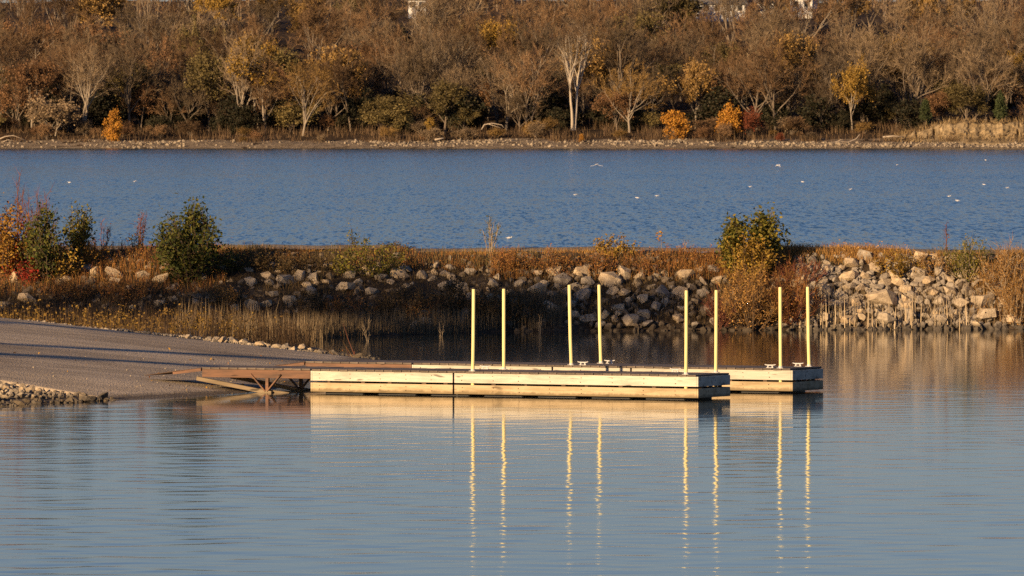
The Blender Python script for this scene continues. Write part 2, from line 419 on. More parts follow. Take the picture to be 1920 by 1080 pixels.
# pale gravel track along the crest
def track():
    xs = np.concatenate([np.arange(-120, -20, 3.0), np.arange(-20, 20.01, 0.25), np.arange(22, 120, 3.0)])
    vs = np.linspace(0, 1, 8); X, Vv = np.meshgrid(xs, vs)
    Y = Yc(X) + 1.2 + 2.0 * Vv
    Z = bw_z(X, Y) + 0.14 - 0.10 * np.abs(2 * Vv - 1) ** 2 + 0.02 * vnoise(X, Y, 1.5, 8)
    nx = len(xs); i = (np.arange(7)[:, None] * nx + np.arange(nx - 1)[None, :]).ravel()
    o = link('path', np_mesh('path', np.stack([X.ravel(), Y.ravel(), Z.ravel()], -1), np.stack([i, i + 1, i + nx + 1, i + nx], -1), True), None,
             mat_ground('pale track gravel', [(0.3, (0.19, 0.15, 0.11)), (0.7, (0.36, 0.30, 0.23))], 1.2, 0.04, scale2=11))
    tag(o, kind='structure')
track()

# ------------------------------------------------------------------ rocks
def rock_mesh(seed, npts=16):
    import bmesh
    r = np.random.default_rng(seed)
    P = r.normal(size=(npts, 3)); P /= np.linalg.norm(P, axis=1)[:, None]
    P *= r.uniform(0.82, 1.0, (npts, 1)); P = np.sign(P) * np.abs(P) ** 0.8
    bm = bmesh.new()
    for p in P: bm.verts.new(p)
    res = bmesh.ops.convex_hull(bm, input=list(bm.verts))
    bmesh.ops.delete(bm, geom=[e for e in res.get('geom_interior', []) if isinstance(e, bmesh.types.BMVert)], context='VERTS')
    bmesh.ops.recalc_face_normals(bm, faces=list(bm.faces))
    me = bpy.data.meshes.new('rock'); bm.to_mesh(me); bm.free()
    me.materials.append(M['rock']); return me
ROCKS = [rock_mesh(s) for s in range(14)]
ROCK_A = []
for me in ROCKS:
    V = np.empty(len(me.vertices) * 3, np.float32); me.vertices.foreach_get('co', V)
    ROCK_A.append((V.reshape(-1, 3), [list(p.vertices) for p in me.polygons]))

def rubble(name, pts, parent, mat, label=None):
    """many small stones joined: pts = (x, y, z, size)"""
    Vs, Fs, n = [], [], 0
    for k, (x, y, z, s) in enumerate(pts):
        V, F = ROCK_A[k % len(ROCK_A)]
        R = np.array(Quaternion((random.gauss(0, 1), random.gauss(0, 1), random.gauss(0, 1), random.gauss(0, 1))).normalized().to_matrix())
        sc = np.array([random.uniform(0.7, 1.3), random.uniform(0.7, 1.2), random.uniform(0.5, 0.85)]) * s
        Vs.append((V * sc) @ R.T + [x, y, z]); Fs.append(np.array([f for f in F if len(f) == 3]) + n); n += len(V)
    o = link(name, np_mesh(name, np.concatenate(Vs), np.concatenate(Fs)), parent, mat); o['kind'] = 'stuff'
    return o

def put_rock(x, y, z, s, parent, name='rock', flat=0.7, sx=None):
    me = random.choice(ROCKS)
    o = link(name, me, parent)
    o.location = (x, y, z); o.rotation_euler = (random.gauss(0, 0.35), random.gauss(0, 0.35), random.uniform(0, 6.28))
    a = sx if sx else random.uniform(0.85, 1.35)
    o.scale = (s * a, s * random.uniform(0.8, 1.1), s * random.uniform(flat - 0.15, flat + 0.2))
    return o

def rocks_breakwater():
    placed = []
    def ok(x, f, s): return all((x - a) ** 2 + ((f - b) * 4.4) ** 2 > (0.78 * (s + c)) ** 2 for a, b, c in placed)
    def add(x, f, s, lift=0.15, sx=None):
        ys = max(float(Yb(x)), 236.0); y = ys + f * (float(Yc(x)) - ys)
        z = float(bw_z(np.float64(x), np.float64(y))); placed.append((x, f, s))
        put_rock(x, y - 0.05, z + lift * s, s, breakwater, sx=sx)
    def slot(px, py):                       # where on the slope a given photo pixel lands
        for f in np.linspace(0, 1, 60):
            x = (px - 960) / FPX * 239.0; ys = max(float(Yb(x)), 236.0); y = ys + f * (float(Yc(x)) - ys)
            if HOR + (CAMZ - float(bw_z(np.float64(x), np.float64(y)))) * FPX / y <= py: break
        return x, f
    # boulders that stand out in the photograph (x, y, half width in pixels)
    for px, py, hw in [(540, 525, 20), (648, 540, 22), (500, 520, 16), (585, 548, 17), (547, 565, 17), (470, 530, 17), (700, 548, 17), (612, 525, 13), (300, 523, 18), (245, 540, 11), (325, 538, 11), (215, 516, 22), (20, 525, 22), (180, 512, 14),
                       (1055, 525, 19), (1103, 530, 17), (1078, 538, 14), (1145, 528, 24), (1172, 550, 14), (1035, 552, 14), (1240, 552, 22), (1275, 552, 18), (1290, 515, 20), (1160, 578, 15), (1010, 512, 12), (1205, 590, 16), (1130, 590, 13),
                       (1655, 565, 30), (1555, 505, 16), (1600, 495, 16), (1545, 548, 20), (1590, 540, 18), (1648, 538, 15), (1625, 520, 14), (1720, 555, 17), (1760, 565, 16), (1800, 570, 20), (1840, 565, 22), (1850, 592, 20), (1690, 530, 15), (1705, 590, 18), (1570, 575, 20), (1530, 580, 20),
                       (1890, 565, 18), (1745, 525, 15), (1785, 545, 15), (1818, 545, 14), (1660, 600, 20), (1760, 600, 18), (1540, 600, 16), (1900, 600, 18), (790, 520, 14), (815, 500, 12), (760, 505, 14), (845, 520, 14), (880, 510, 13), (740, 480, 12), (930, 490, 10)]:
        x, f = slot(px, py + 4); add(x, f, hw / 67.0, 0.2)
    x, f = slot(790, 622); put_rock(x, 234.9, 0.16, 0.36, breakwater, flat=0.7)
    tries = 0
    while len(placed) < 296 and tries < 60000:
        tries += 1
        x = random.uniform(-14.8, 15.2); f = random.uniform(0.02, 0.97)
        p = 0.0
        if x > 8: p = 1.0 if x < 13.3 else 0.45
        elif -2.0 < x < 5.8 and 0.03 < f < 0.80: p = 0.55
        elif -8.6 < x <= -2.0 and 0.38 < f < 0.78: p = 0.5
        elif x <= -8.6 and 0.4 < f < 0.8: p = 0.18
        elif f < 0.25: p = 0.12
        if random.random() > p: continue
        s = random.choice([0.13, 0.16, 0.18, 0.21, 0.25, 0.29]) * random.uniform(0.85, 1.15)
        if ok(x, f, s): add(x, f, s)
    pts = []
    for _ in range(6500):
        x = random.uniform(-17, 18); f = random.random() ** 1.3 - 0.04
        d = 0.9 if x > 8 else (0.4 if -1.5 < x < 6.5 else 0.22)
        if random.random() > d: continue
        ys = max(float(Yb(x)), 236.0); y = ys + f * (float(Yc(x)) - ys)
        pts.append((x, y, float(bw_z(np.float64(x), np.float64(y))) + 0.03, random.uniform(0.05, 0.15)))
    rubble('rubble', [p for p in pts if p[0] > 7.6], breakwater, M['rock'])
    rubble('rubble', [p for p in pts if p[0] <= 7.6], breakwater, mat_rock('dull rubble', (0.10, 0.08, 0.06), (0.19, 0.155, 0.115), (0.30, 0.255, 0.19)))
    # more riprap carries on outside the picture
    pts = []
    for _ in range(500):
        x = random.choice([random.uniform(15, 34), random.uniform(-34, -15)]); f = random.random()
        ys = max(float(Yb(x)), 236.0); y = ys + f * (float(Yc(x)) - ys)
        pts.append((x, y, float(bw_z(np.float64(x), np.float64(y))) + 0.05, random.uniform(0.15, 0.32)))
    rubble('riprap', pts, breakwater, M['rock'])
rocks_breakwater()

def stones_bank():
    # riprap between the ramp and the water at the lower left
    n = 0; placed = []; tries = 0
    while n < 130 and tries < 20000:
        tries += 1
        y = random.uniform(174.2, 181.5); x = random.uniform(-12.6, -7.6)
        xw = float(Xw(y))
        if y > float(Yn(x)) + 0.1 or x > xw + 0.15: continue
        s = random.choice([0.06, 0.07, 0.08, 0.1, 0.13]) * random.uniform(0.85, 1.2)
        if any((x - a) ** 2 + (y - b) ** 2 < (0.9 * (s + c)) ** 2 for a, b, c in placed): continue
        placed.append((x, y, s)); n += 1
        put_rock(x, y, float(bank_z(np.float64(x), np.float64(y))) + 0.35 * s, s, bank, 'stone', 0.75)
    pts = []
    for _ in range(2600):
        y = random.uniform(172, 182); x = random.uniform(-20, -7.4)
        if y > float(Yn(x)) + 0.15 or x > float(Xw(y)) + 0.2: continue
        pts.append((x, y, float(bank_z(np.float64(x), np.float64(y))) + 0.02, random.uniform(0.03, 0.075)))
    # gravel margin along the far edge of the ramp
    k = 0; placed = []
    for _ in range(9000):
        x = random.uniform(-12.5, -3.25); y = float(Yf(x)) + random.gauss(0.7, 0.9)
        if k < 110 and x > -8.5 and x < -3.7:
            s = random.choice([0.045, 0.06, 0.08, 0.10, 0.13]) * random.uniform(0.85, 1.15)
            if all((x - a) ** 2 + (y - b) ** 2 > (0.9 * (s + c)) ** 2 for a, b, c in placed):
                placed.append((x, y, s)); k += 1
                put_rock(x, y, max(float(bank_z(np.float64(x), np.float64(y))), -0.02) + 0.4 * s, s, bank, 'stone', 0.7)
                continue
        if len(pts) < 3000: pts.append((x, y, float(bank_z(np.float64(x), np.float64(y))) + 0.02, random.uniform(0.02, 0.055)))
    rubble('gravel', pts, bank, M['rock'])
    # loose stones on the concrete
    pts = []
    for _ in range(170):
        y = random.uniform(180, 200); x = float(Xw(y)) - abs(random.gauss(0, 2.2))
        if y < float(Yn(x)): continue
        pts.append((x, y, float(ramp_z(np.float64(x), np.float64(y))) + 0.008, random.uniform(0.010, 0.028)))
    rubble('loose_stones', pts, boat_ramp, M['rock'])
stones_bank()

# ------------------------------------------------------------------ docks
M['side_wood'] = mat_wood('sun bleached board', (0.50, 0.45, 0.345), (0.76, 0.70, 0.56), (0.40, 0.37, 0.29))
M['low_wood'] = mat_wood('water stained board', (0.44, 0.33, 0.185), (0.66, 0.52, 0.32), (0.34, 0.25, 0.13), scum=0.075)
M['deck_wood'] = mat_wood('grey deck plank', (0.15, 0.115, 0.085), (0.27, 0.215, 0.165), (0.11, 0.085, 0.06), (8, 0.5, 8), 0.25)
M['red_wood'] = mat_wood('red brown beam', (0.14, 0.075, 0.045), (0.29, 0.155, 0.09), (0.11, 0.07, 0.05))
M['dark_wood'] = mat_wood('dark beam', (0.10, 0.065, 0.04), (0.17, 0.11, 0.07), (0.07, 0.05, 0.035))
M['skid_wood'] = mat_wood('pale skid beam', (0.21, 0.155, 0.09), (0.33, 0.25, 0.15), (0.16, 0.12, 0.07))
M['float'] = mat_plain('black float', (0.02, 0.02, 0.02), 0.5, 0.4, 4)
M['pole'] = mat_plain('yellow pole', (0.88, 0.77, 0.34), 0.5, 0.16, 5, (1, 1, 0.35))
M['steel'] = mat_plain('galvanised steel', (0.62, 0.60, 0.56), 0.5, 0.2, 12)
M['plate'] = mat_plain('dark rusty plate', (0.09, 0.055, 0.035), 0.8, 0.4, 3)

DL, DW, DTOP = 9.2, 1.55, 0.53
DOCK_RZ = math.atan2(-0.458, 0.889)
plank_me = MB(); plank_me.box(-0.104, 0.104, -0.025, DW + 0.025, -0.038, 0); plank_me = plank_me.mesh('plank', bevel=0.004)
gplank_me = MB(); gplank_me.box(-0.104, 0.104, 0.0, DW, -0.038, 0); gplank_me = gplank_me.mesh('plank', bevel=0.004)

def make_cleat_mesh():
    b_ = MB()
    pts = [(-0.13, 0, 0.075), (-0.10, 0, 0.064), (-0.05, 0, 0.058), (0, 0, 0.058), (0.05, 0, 0.058), (0.10, 0, 0.064), (0.13, 0, 0.075)]
    b_.tube(pts, [0.008, 0.011, 0.014, 0.015, 0.014, 0.011, 0.008], 6)
    for sx in (-0.045, 0.045): b_.tube([(sx * 1.25, 0, 0.006), (sx, 0, 0.055)], [0.02, 0.013], 6)
    b_.box(-0.085, 0.085, -0.028, 0.028, 0, 0.008)
    return b_.mesh('cleat', smooth=False)
cleat_me = make_cleat_mesh()

def make_dock(loc, label, leans, cleats, seams):
    root = thing('floating_dock', label, 'dock', loc, DOCK_RZ, 'pair of floating docks at the boat ramp')
    cuts = [0.0] + seams + [DL]
    for i in range(len(cuts) - 1):
        x0, x1 = cuts[i] + (0.02 if i else 0), cuts[i + 1] - (0.02 if i < len(cuts) - 2 else 0)
        for (y0, y1) in ((0.0, 0.04), (DW - 0.04, DW)):
            m_ = MB(); m_.box(x0, x1, y0, y1, 0.277, DTOP - 0.042); link('side_board', m_.mesh('side_board', bevel=0.005), root, M['side_wood'])
            m_ = MB(); m_.box(x0, x1, y0, y1, 0.040, 0.236); link('side_board', m_.mesh('side_board', bevel=0.005), root, M['low_wood'])
    for (x0, x1) in ((DL + 0.002, DL + 0.042), (-0.042, -0.002)):
        m_ = MB(); m_.box(x0, x1, 0.0, DW, 0.277, DTOP - 0.042); link('end_board', m_.mesh('end_board', bevel=0.005), root, M['side_wood'])
        m_ = MB(); m_.box(x0, x1, 0.0, DW, 0.040, 0.236); link('end_board', m_.mesh('end_board', bevel=0.005), root, M['low_wood'])
    # short blocks that hold the two boards apart, and the inner joists
    m_ = MB()
    xx = 0.35
    while xx < DL - 0.2:
        m_.box(xx, xx + random.uniform(0.05, 0.12), 0.045, 0.085, 0.06, DTOP - 0.045)
        m_.box(xx, xx + 0.09, DW - 0.085, DW - 0.045, 0.06, DTOP - 0.045); xx += random.uniform(0.5, 0.95)
    for yy in (0.25, 0.7, 1.15): m_.box(DL - 0.06, DL - 0.004, yy, yy + 0.09, 0.06, DTOP - 0.05)
    link('spacer_blocks', m_.mesh('spacer_blocks'), root, M['dark_wood'])['kind'] = 'stuff'
    m_ = MB(); xx = 0.18
    while xx < DL - 0.1:
        for zz in (0.335, 0.43, 0.10, 0.18):
            m_.tube([(xx + random.uniform(-.02, .02), 0.002, zz), (xx, -0.008, zz)], [0.010, 0.008], 6)
        xx += random.choice([0.62, 0.74, 0.98])
    link('bolts', m_.mesh('bolts'), root, M['plate'])['kind'] = 'stuff'
    n = 42
    for k in range(n):
        o = link('plank', plank_me, root, M['deck_wood'], ((k + 0.5) * DL / n, random.uniform(-0.006, 0.006), DTOP + random.uniform(-0.004, 0.004)), (0, 0, random.gauss(0, 0.002)))
    xx = 0.25
    while xx < DL - 1.0:
        m_ = MB(); m_.box(xx, xx + 0.95, 0.12, DW - 0.12, -0.22, 0.24); link('float', m_.mesh('float', bevel=0.03), root, M['float']); xx += 1.28
    for px_ in (3.87, 8.93):
        for j, yy in enumerate((0.055, DW - 0.055)):
            lx, ly, top = leans[(0 if px_ < 5 else 2) + j]
            m_ = MB(); m_.tube([(0, 0, DTOP - 0.3), (0, 0, DTOP), (0.5 * lx, 0.5 * ly, (top + DTOP) / 2), (lx, ly, top + DTOP)], [0.037] * 4, 12)
            m_.tube([(lx, ly, top + DTOP), (lx, ly, top + DTOP + 0.012)], [0.037, 0.028], 12)
            p = link('pole', m_.mesh('pole', smooth=False), root, M['pole'], (px_, yy, 0))
            m_ = MB(); m_.tube([(0, 0, DTOP + 0.001), (0, 0, DTOP + 0.05)], [0.046, 0.046], 12)
            m_.box(-0.075, 0.075, -0.045, 0.045, DTOP + 0.003, DTOP + 0.011); link('pole_socket', m_.mesh('pole_socket'), root, M['steel'], (px_, yy, 0))
    for (cx, cy) in cleats:
        link('cleat', cleat_me, root, M['steel'], (cx, cy, DTOP + 0.004))
    return root

near_loc = np.array([-4.30, 183.6, 0.0])
far_loc = near_loc + 4.98 * np.array([0.458, 0.889, 0]) - np.array([0.15, 0, 0])
near_dock = make_dock(near_loc, 'nearer wooden floating dock with pale plank sides and four yellow poles',
                      [(0.02, 0, 1.74), (0.0, 0, 1.72), (0.01, 0.0, 1.76), (0.01, 0, 1.74)],
                      [(3.45, 1.44), (8.0, 1.44)], [3.43])
far_dock = make_dock(far_loc, 'farther wooden floating dock beyond the open slip, with four yellow poles',
                     [(-0.05, 0, 1.74), (-0.045, 0, 1.72), (-0.012, 0, 1.74), (-0.035, 0, 1.72)],
                     [(4.12, 0.12), (4.12, 1.42), (8.65, 0.12), (8.7, 1.42)], [3.43, 5.35])

def make_gangway(loc, label):
    root = thing('gangway', label, 'gangway', loc, DOCK_RZ, 'gangways from the ramp to the docks')
    L0, L1 = -2.72, -0.05
    for (y0, y1) in ((0.0, 0.045), (DW - 0.045, DW)):
        m_ = MB(); m_.box(L0, L1, y0, y1, 0.315, DTOP - 0.04); link('beam', m_.mesh('beam', bevel=0.005), root, M['red_wood'])
    m_ = MB(); m_.box(L0 + 0.002, L0 + 0.042, 0.048, DW - 0.048, 0.315, DTOP - 0.042); link('cross_beam', m_.mesh('cross_beam'), root, M['dark_wood'])
    n = 12
    for k in range(n):
        link('plank', gplank_me, root, M['deck_wood'], (L0 + (k + 0.5) * (L1 - L0) / n, random.uniform(-0.01, 0.01), DTOP + random.uniform(-0.003, 0.004)), None, ((L1 - L0) / n / 0.219 * 0.99, 1, 1))
    for yy in (0.02, DW - 0.02):
        s = 0.065
        for (xa, xb) in ((-1.50, -1.14), (-0.76, -1.10)):
            m_ = MB(); m_.bar((xa, yy - 0.03, 0.40), (xb, yy - 0.03, 0.03), 0.028, s, (0, 1, 0)); link('brace', m_.mesh('brace'), root, M['red_wood'] if yy < 1 else M['dark_wood'])  # far-side braces and post: shade put into a darker wood colour
        m_ = MB(); m_.box(-1.155, -1.085, yy - 0.012, yy + 0.05, -0.25, 0.315); link('post', m_.mesh('post'), root, M['red_wood'] if yy < 1 else M['dark_wood'])
        m_ = MB(); m_.bar((-2.85, yy, 0.285), (-1.0, yy, -0.01), 0.09, 0.085); m_.bar((-1.35, yy + 0.1, 0.06), (-0.62, yy + 0.1, -0.02), 0.07, 0.06)
        link('skid_beam', m_.mesh('skid_beam', bevel=0.006), root, M['skid_wood'])
    m_ = MB(); m_.bar((L0 - 0.02, DW / 2, DTOP - 0.02), (-4.14, DW / 2, 0.335), DW, 0.014); link('ramp_plate', m_.mesh('ramp_plate'), root, M['plate'])
    for yy in (0.02, DW - 0.02):
        m_ = MB(); m_.bar((L0 - 0.03, yy, DTOP - 0.055), (-3.45, yy, 0.40), 0.04, 0.07); link('plate_rail', m_.mesh('plate_rail'), root, M['red_wood'])
    return root
make_gangway(near_loc, 'red brown wooden gangway with V braces leading to the nearer dock')
make_gangway(far_loc, 'red brown wooden gangway leading to the farther dock')

# ------------------------------------------------------------------ plants: generators
def grow_branches(seed, H, trunk_frac, r0, n_limb, limb_ang, n_sub, levels, lean=(0, 0), wob=0.06, multi=1, upright=0.35, t0=0.30):
    """list of (points, radii, level) for a broadleaf tree skeleton"""
    r = np.random.default_rng(seed); out = []
    def branch(p0, d, L, r_, lv, nseg):
        P = [p0]; d = d / np.linalg.norm(d)
        for i in range(nseg):
            d = d + r.normal(0, wob * (1 + lv * 0.7), 3) + np.array([0, 0, upright * 0.16 * (1 if lv else 0.4)])
            d /= np.linalg.norm(d); P.append(P[-1] + d * L / nseg)
        R = np.linspace(r_, r_ * (0.5 if lv == 0 else 0.3), nseg + 1)
        out.append((np.array(P), R, lv)); return np.array(P), R
    def perp(d):
        v = r.normal(size=3); v -= d * v.dot(d); return v / (np.linalg.norm(v) + 1e-9)
    for mtr in range(multi):
        a = r.uniform(0, 6.28)
        d0 = np.array([lean[0], lean[1], 1.0]) + (np.array([math.cos(a), math.sin(a), 0]) * 0.10 if multi > 1 else 0)
        P, R = branch(np.array([math.cos(a) * 0.25 * (multi > 1), math.sin(a) * 0.25 * (multi > 1), -0.3]), d0, H * trunk_frac, r0, 0, 6)
        phi0 = r.uniform(0, 6.28)
        for i in range(n_limb):
            tt = t0 + (1 - t0) * (i + 0.7) / n_limb; tt = min(tt, 1.0)
            k = tt * 6; i0 = min(int(k), 5); p0 = P[i0] + (P[i0 + 1] - P[i0]) * (k - i0)
            d = P[i0 + 1] - P[i0]; d /= np.linalg.norm(d)
            phi = phi0 + i * 2.4 + r.normal(0, 0.3); an = limb_ang * r.uniform(0.6, 1.25) * (1.25 - 0.6 * tt)
            side = np.array([math.cos(phi), math.sin(phi), 0])
            L = H * (1 - trunk_frac * tt * 0.85) * r.uniform(0.55, 0.8)
            P1, R1 = branch(p0, d * math.cos(an) + side * math.sin(an), L, R[i0] * r.uniform(0.5, 0.7), 1, 5)
            for j in range(n_sub):
                t2 = r.uniform(0.3, 1.0); k2 = min(int(t2 * 5), 4); q0 = P1[k2] + (P1[k2 + 1] - P1[k2]) * (t2 * 5 - k2 if t2 < 1 else 1)
                d1 = P1[k2 + 1] - P1[k2]; d1 /= np.linalg.norm(d1); an2 = r.uniform(0.4, 0.95)
                P2, R2 = branch(q0, d1 * math.cos(an2) + perp(d1) * math.sin(an2), L * r.uniform(0.3, 0.5), R1[k2] * 0.5, 2, 3)
                if levels > 2:
                    for q in range(3):
                        t3 = r.uniform(0.3, 1.0); k3 = min(int(t3 * 3), 2); s0 = P2[k3] + (P2[k3 + 1] - P2[k3]) * (t3 * 3 - k3)
                        d2 = P2[k3 + 1] - P2[k3]; d2 /= np.linalg.norm(d2); an3 = r.uniform(0.4, 1.0)
                        branch(s0, d2 * math.cos(an3) + perp(d2) * math.sin(an3), L * r.uniform(0.16, 0.28), R2[k3] * 0.5, 3, 2)
    return out

def scatter_on(tubes, levels, n, r, tbias=0.0):
    """n random points + directions along the given tubes (weighted by length)"""
    tb = [x for x in tubes if x[2] in levels]
    Ls = np.array([np.linalg.norm(np.diff(x[0], axis=0), axis=1).sum() for x in tb])
    pick = r.choice(len(tb), n, p=Ls / Ls.sum()); t_ = r.uniform(tbias, 1, n)
    P = np.empty((n, 3)); D = np.empty((n, 3))
    for i in range(len(tb)):
        s = np.where(pick == i)[0]
        if len(s) == 0: continue
        pts = tb[i][0]; m_ = len(pts) - 1; k = np.minimum((t_[s] * m_).astype(int), m_ - 1)
        P[s] = pts[k] + (pts[k + 1] - pts[k]) * (t_[s] * m_ - k)[:, None]; D[s] = pts[k + 1] - pts[k]
    D /= np.linalg.norm(D, axis=1)[:, None] + 1e-9
    return P, D

def twig_tris(P, D, L, w, r, spread=0.9, up=0.25):
    n = len(P)
    d = D + r.normal(0, spread, (n, 3)) + [0, 0, up]; d /= np.linalg.norm(d, axis=1)[:, None]
    l = L * r.uniform(0.5, 1.3, (n, 1))
    s = np.cross(d, r.normal(size=(n, 3))); s /= np.linalg.norm(s, axis=1)[:, None] + 1e-9
    tip = P + d * l
    V = np.stack([P - s * w / 2, P + s * w / 2, tip], 1)
    return V, tip

def leaf_quads(P, size, r, flat=0.0, aspect=0.6, jit=0.0):
    n = len(P)
    a = r.normal(size=(n, 3)); a[:, 2] *= (1 - flat); a /= np.linalg.norm(a, axis=1)[:, None]
    b_ = np.cross(a, r.normal(size=(n, 3))); b_ /= np.linalg.norm(b_, axis=1)[:, None] + 1e-9
    s = size * r.uniform(0.6, 1.35, (n, 1)); P = P + r.normal(0, 1, (n, 3)) * jit
    return np.stack([P, P + a * s * 0.5 + b_ * s * aspect * 0.5, P + a * s, P + a * s * 0.5 - b_ * s * aspect * 0.5], 1)

def soup(name, tris=None, quads=None):
    Vs, Fs, n = [], [], 0
    if tris is not None and len(tris): Vs.append(tris.reshape(-1, 3)); Fs.append(np.arange(len(tris) * 3).reshape(-1, 3)); n = len(tris) * 3
    if quads is not None and len(quads): Vs.append(quads.reshape(-1, 3)); Fs.append(n + np.arange(len(quads) * 4).reshape(-1, 4))
    return np_mesh(name, np.concatenate(Vs), Fs)

def tree_variant(seed, H=14, trunk_frac=0.5, r0=0.24, n_limb=8, ang=0.7, n_sub=5, twigs=7000, twig_l=1.05, twig_w=0.055, leaves=0, leaf=0.3, wob=0.07, multi=1, lean=(0, 0), t0=0.30):
    r = np.random.default_rng(seed + 500)
    tb = grow_branches(seed, H, trunk_frac, r0, n_limb, ang, n_sub, 3, lean, wob, multi, 0.35, t0)
    trunk = tubes_mesh('trunk', [x for x in tb if x[2] <= 2], [6, 5, 3, 3])
    P, D = scatter_on(tb, (2, 3), twigs, r, 0.25)
    T, tip = twig_tris(P, D, twig_l, twig_w, r, 0.55, 0.3)
    P2, D2 = scatter_on(tb, (3,), 500, r)
    Q = None
    if leaves:
        Pl = np.concatenate([tip, P])[r.choice(2 * len(P), leaves)]
        Q = leaf_quads(Pl, leaf, r, jit=0.25)
    return trunk, soup('crown', T, Q), H

# ------------------------------------------------------------------ far shore
SHORE = 1524.0
def hill_z(X, Y):
    d = Y - SHORE + 2.5 * vnoise(X, X * 0, 0.03, 41)
    z = np.interp(d, [-12, 0, 5, 10, 20, 32, 80, 190, 300, 500, 800], [-2.0, 0, 0.7, 1.2, 2.3, 3.0, 8.8, 23.0, 30.0, 31, 24])
    return z + np.clip(d / 60, 0, 1) * (1.6 * vnoise(X, Y, 0.02, 42)) + 0.2 * vnoise(X, Y, 0.15, 43)
xs = np.concatenate([np.arange(-700, -130, 15.0), np.arange(-130, 130.1, 2.0), np.arange(145, 700, 15.0)])
ys = np.concatenate([np.arange(1505, 1560, 1.5), np.arange(1560, 2400, 12.0)])
hillside = link('hillside', grid_mesh('hillside', xs, ys, hill_z), None, M['forest_floor']); tag(hillside, kind='structure')
bx = np.concatenate([np.arange(-700, -130, 15.0), np.arange(-130, 130.1, 1.5), np.arange(145, 700, 15.0)])
beach = link('beach', grid_mesh('beach', bx, np.arange(1510, 1541, 1.2), lambda X, Y: hill_z(X, Y) + 0.05 - 0.35 * np.clip((Y - 1536) / 4, 0, 1) + 0.12 * vnoise(X, Y, 0.7, 47)), None, M['beach']); tag(beach, kind='structure')

# eroded clay bluff at the right
def bluff():
    xs = np.arange(62, 118, 0.35); us = np.linspace(0, 1, 22)
    X, U = np.meshgrid(xs, us)
    hgt = np.interp(xs, [62, 68, 74, 80, 88, 94, 118], [0.1, 1.0, 2.8, 4.0, 3.8, 4.1, 3.7]) + 0.5 * vnoise(xs, xs * 0, 0.35, 51) + 0.35 * vnoise(xs, xs * 0, 1.1, 57)
    prof_y = np.interp(U, [0, 0.25, 0.8, 0.9, 1], [0, 4.5, 6.6, 7.4, 12.0]); prof_z = np.interp(U, [0, 0.25, 0.82, 0.9, 1], [0, 0.26, 0.97, 1.0, 0.9])
    gul = np.clip(0.07 - np.abs(vnoise(X, U * 0.5, 0.4, 52)), 0, 1) * 14 + 0.5 * vnoise(X, U * 3, 1.3, 53) + 0.35 * vnoise(X, U * 8, 2.4, 55) + 0.8 * vnoise(X, U, 0.2, 58)
    Y = 1529.5 + prof_y + gul * np.clip(np.sin(U * math.pi), 0, 1) + 1.5 * vnoise(X, X * 0, 0.08, 54)
    Z = 0.75 + prof_z * hgt[None, :] + 0.12 * vnoise(X, U * 9, 1.1, 56)
    Z[0, :] = 0.2; nx = len(xs)
    i = (np.arange(21)[:, None] * nx + np.arange(nx - 1)[None, :]).ravel()
    o = link('bluff', np_mesh('bluff', np.stack([X.ravel(), Y.ravel(), Z.ravel()], -1), np.stack([i, i + 1, i + nx + 1, i + nx], -1), False), None, M['bluff'])
    tag(o, kind='structure')
bluff()
def bluff_turf():
    r = np.random.default_rng(66); n = 2600
    x = r.uniform(69, 117, n); h = np.interp(x, [62, 68, 74, 80, 88, 94, 118], [0.1, 1.0, 2.8, 4.0, 3.8, 4.1, 3.7]) + 0.7
    low = r.uniform(0, 1, n) < 0.35
    y = np.where(low, 1531.0 + r.uniform(0, 4, n), 1537.0 + r.uniform(-0.9, 2.5, n)); z = np.where(low, 0.9 + (y - 1531) * 0.25, h + r.uniform(-0.5, 0.2, n))
    V, tip = twig_tris(np.stack([x, y, z], -1), np.tile([0, -0.3, 0.8], (n, 1)), 1.1, 0.13, r, 0.5, 0.3)
    tag(link('turf', soup('turf', V), None, mat_leaf('straw turf', [(0.16, 0.10, 0.05), (0.34, 0.24, 0.12), (0.24, 0.17, 0.08), (0.10, 0.065, 0.035)])), 'straw coloured grass hanging over the clay bluff', 'grass', kind='stuff')
BLUFF_TURF = bluff_turf
pts = []
for _ in range(4200):
    x = random.uniform(-105, 105); d = random.uniform(0.5, 11) if x < 40 else random.uniform(0.2, 6)
    y = SHORE + d; s = random.choice([0.10, 0.13, 0.16, 0.2, 0.3]) * random.uniform(0.8, 1.3)
    if random.random() < 0.75 + 1.2 * nz(x, y, 0.05, 2.0): pts.append((x, y, float(hill_z(np.float64(x), np.float64(y))) + s * 0.3, s))
rubble('shore_stones', pts, beach, mat_plain('far shore stone', (0.31, 0.25, 0.175), 0.9, 0.6, 0.6))

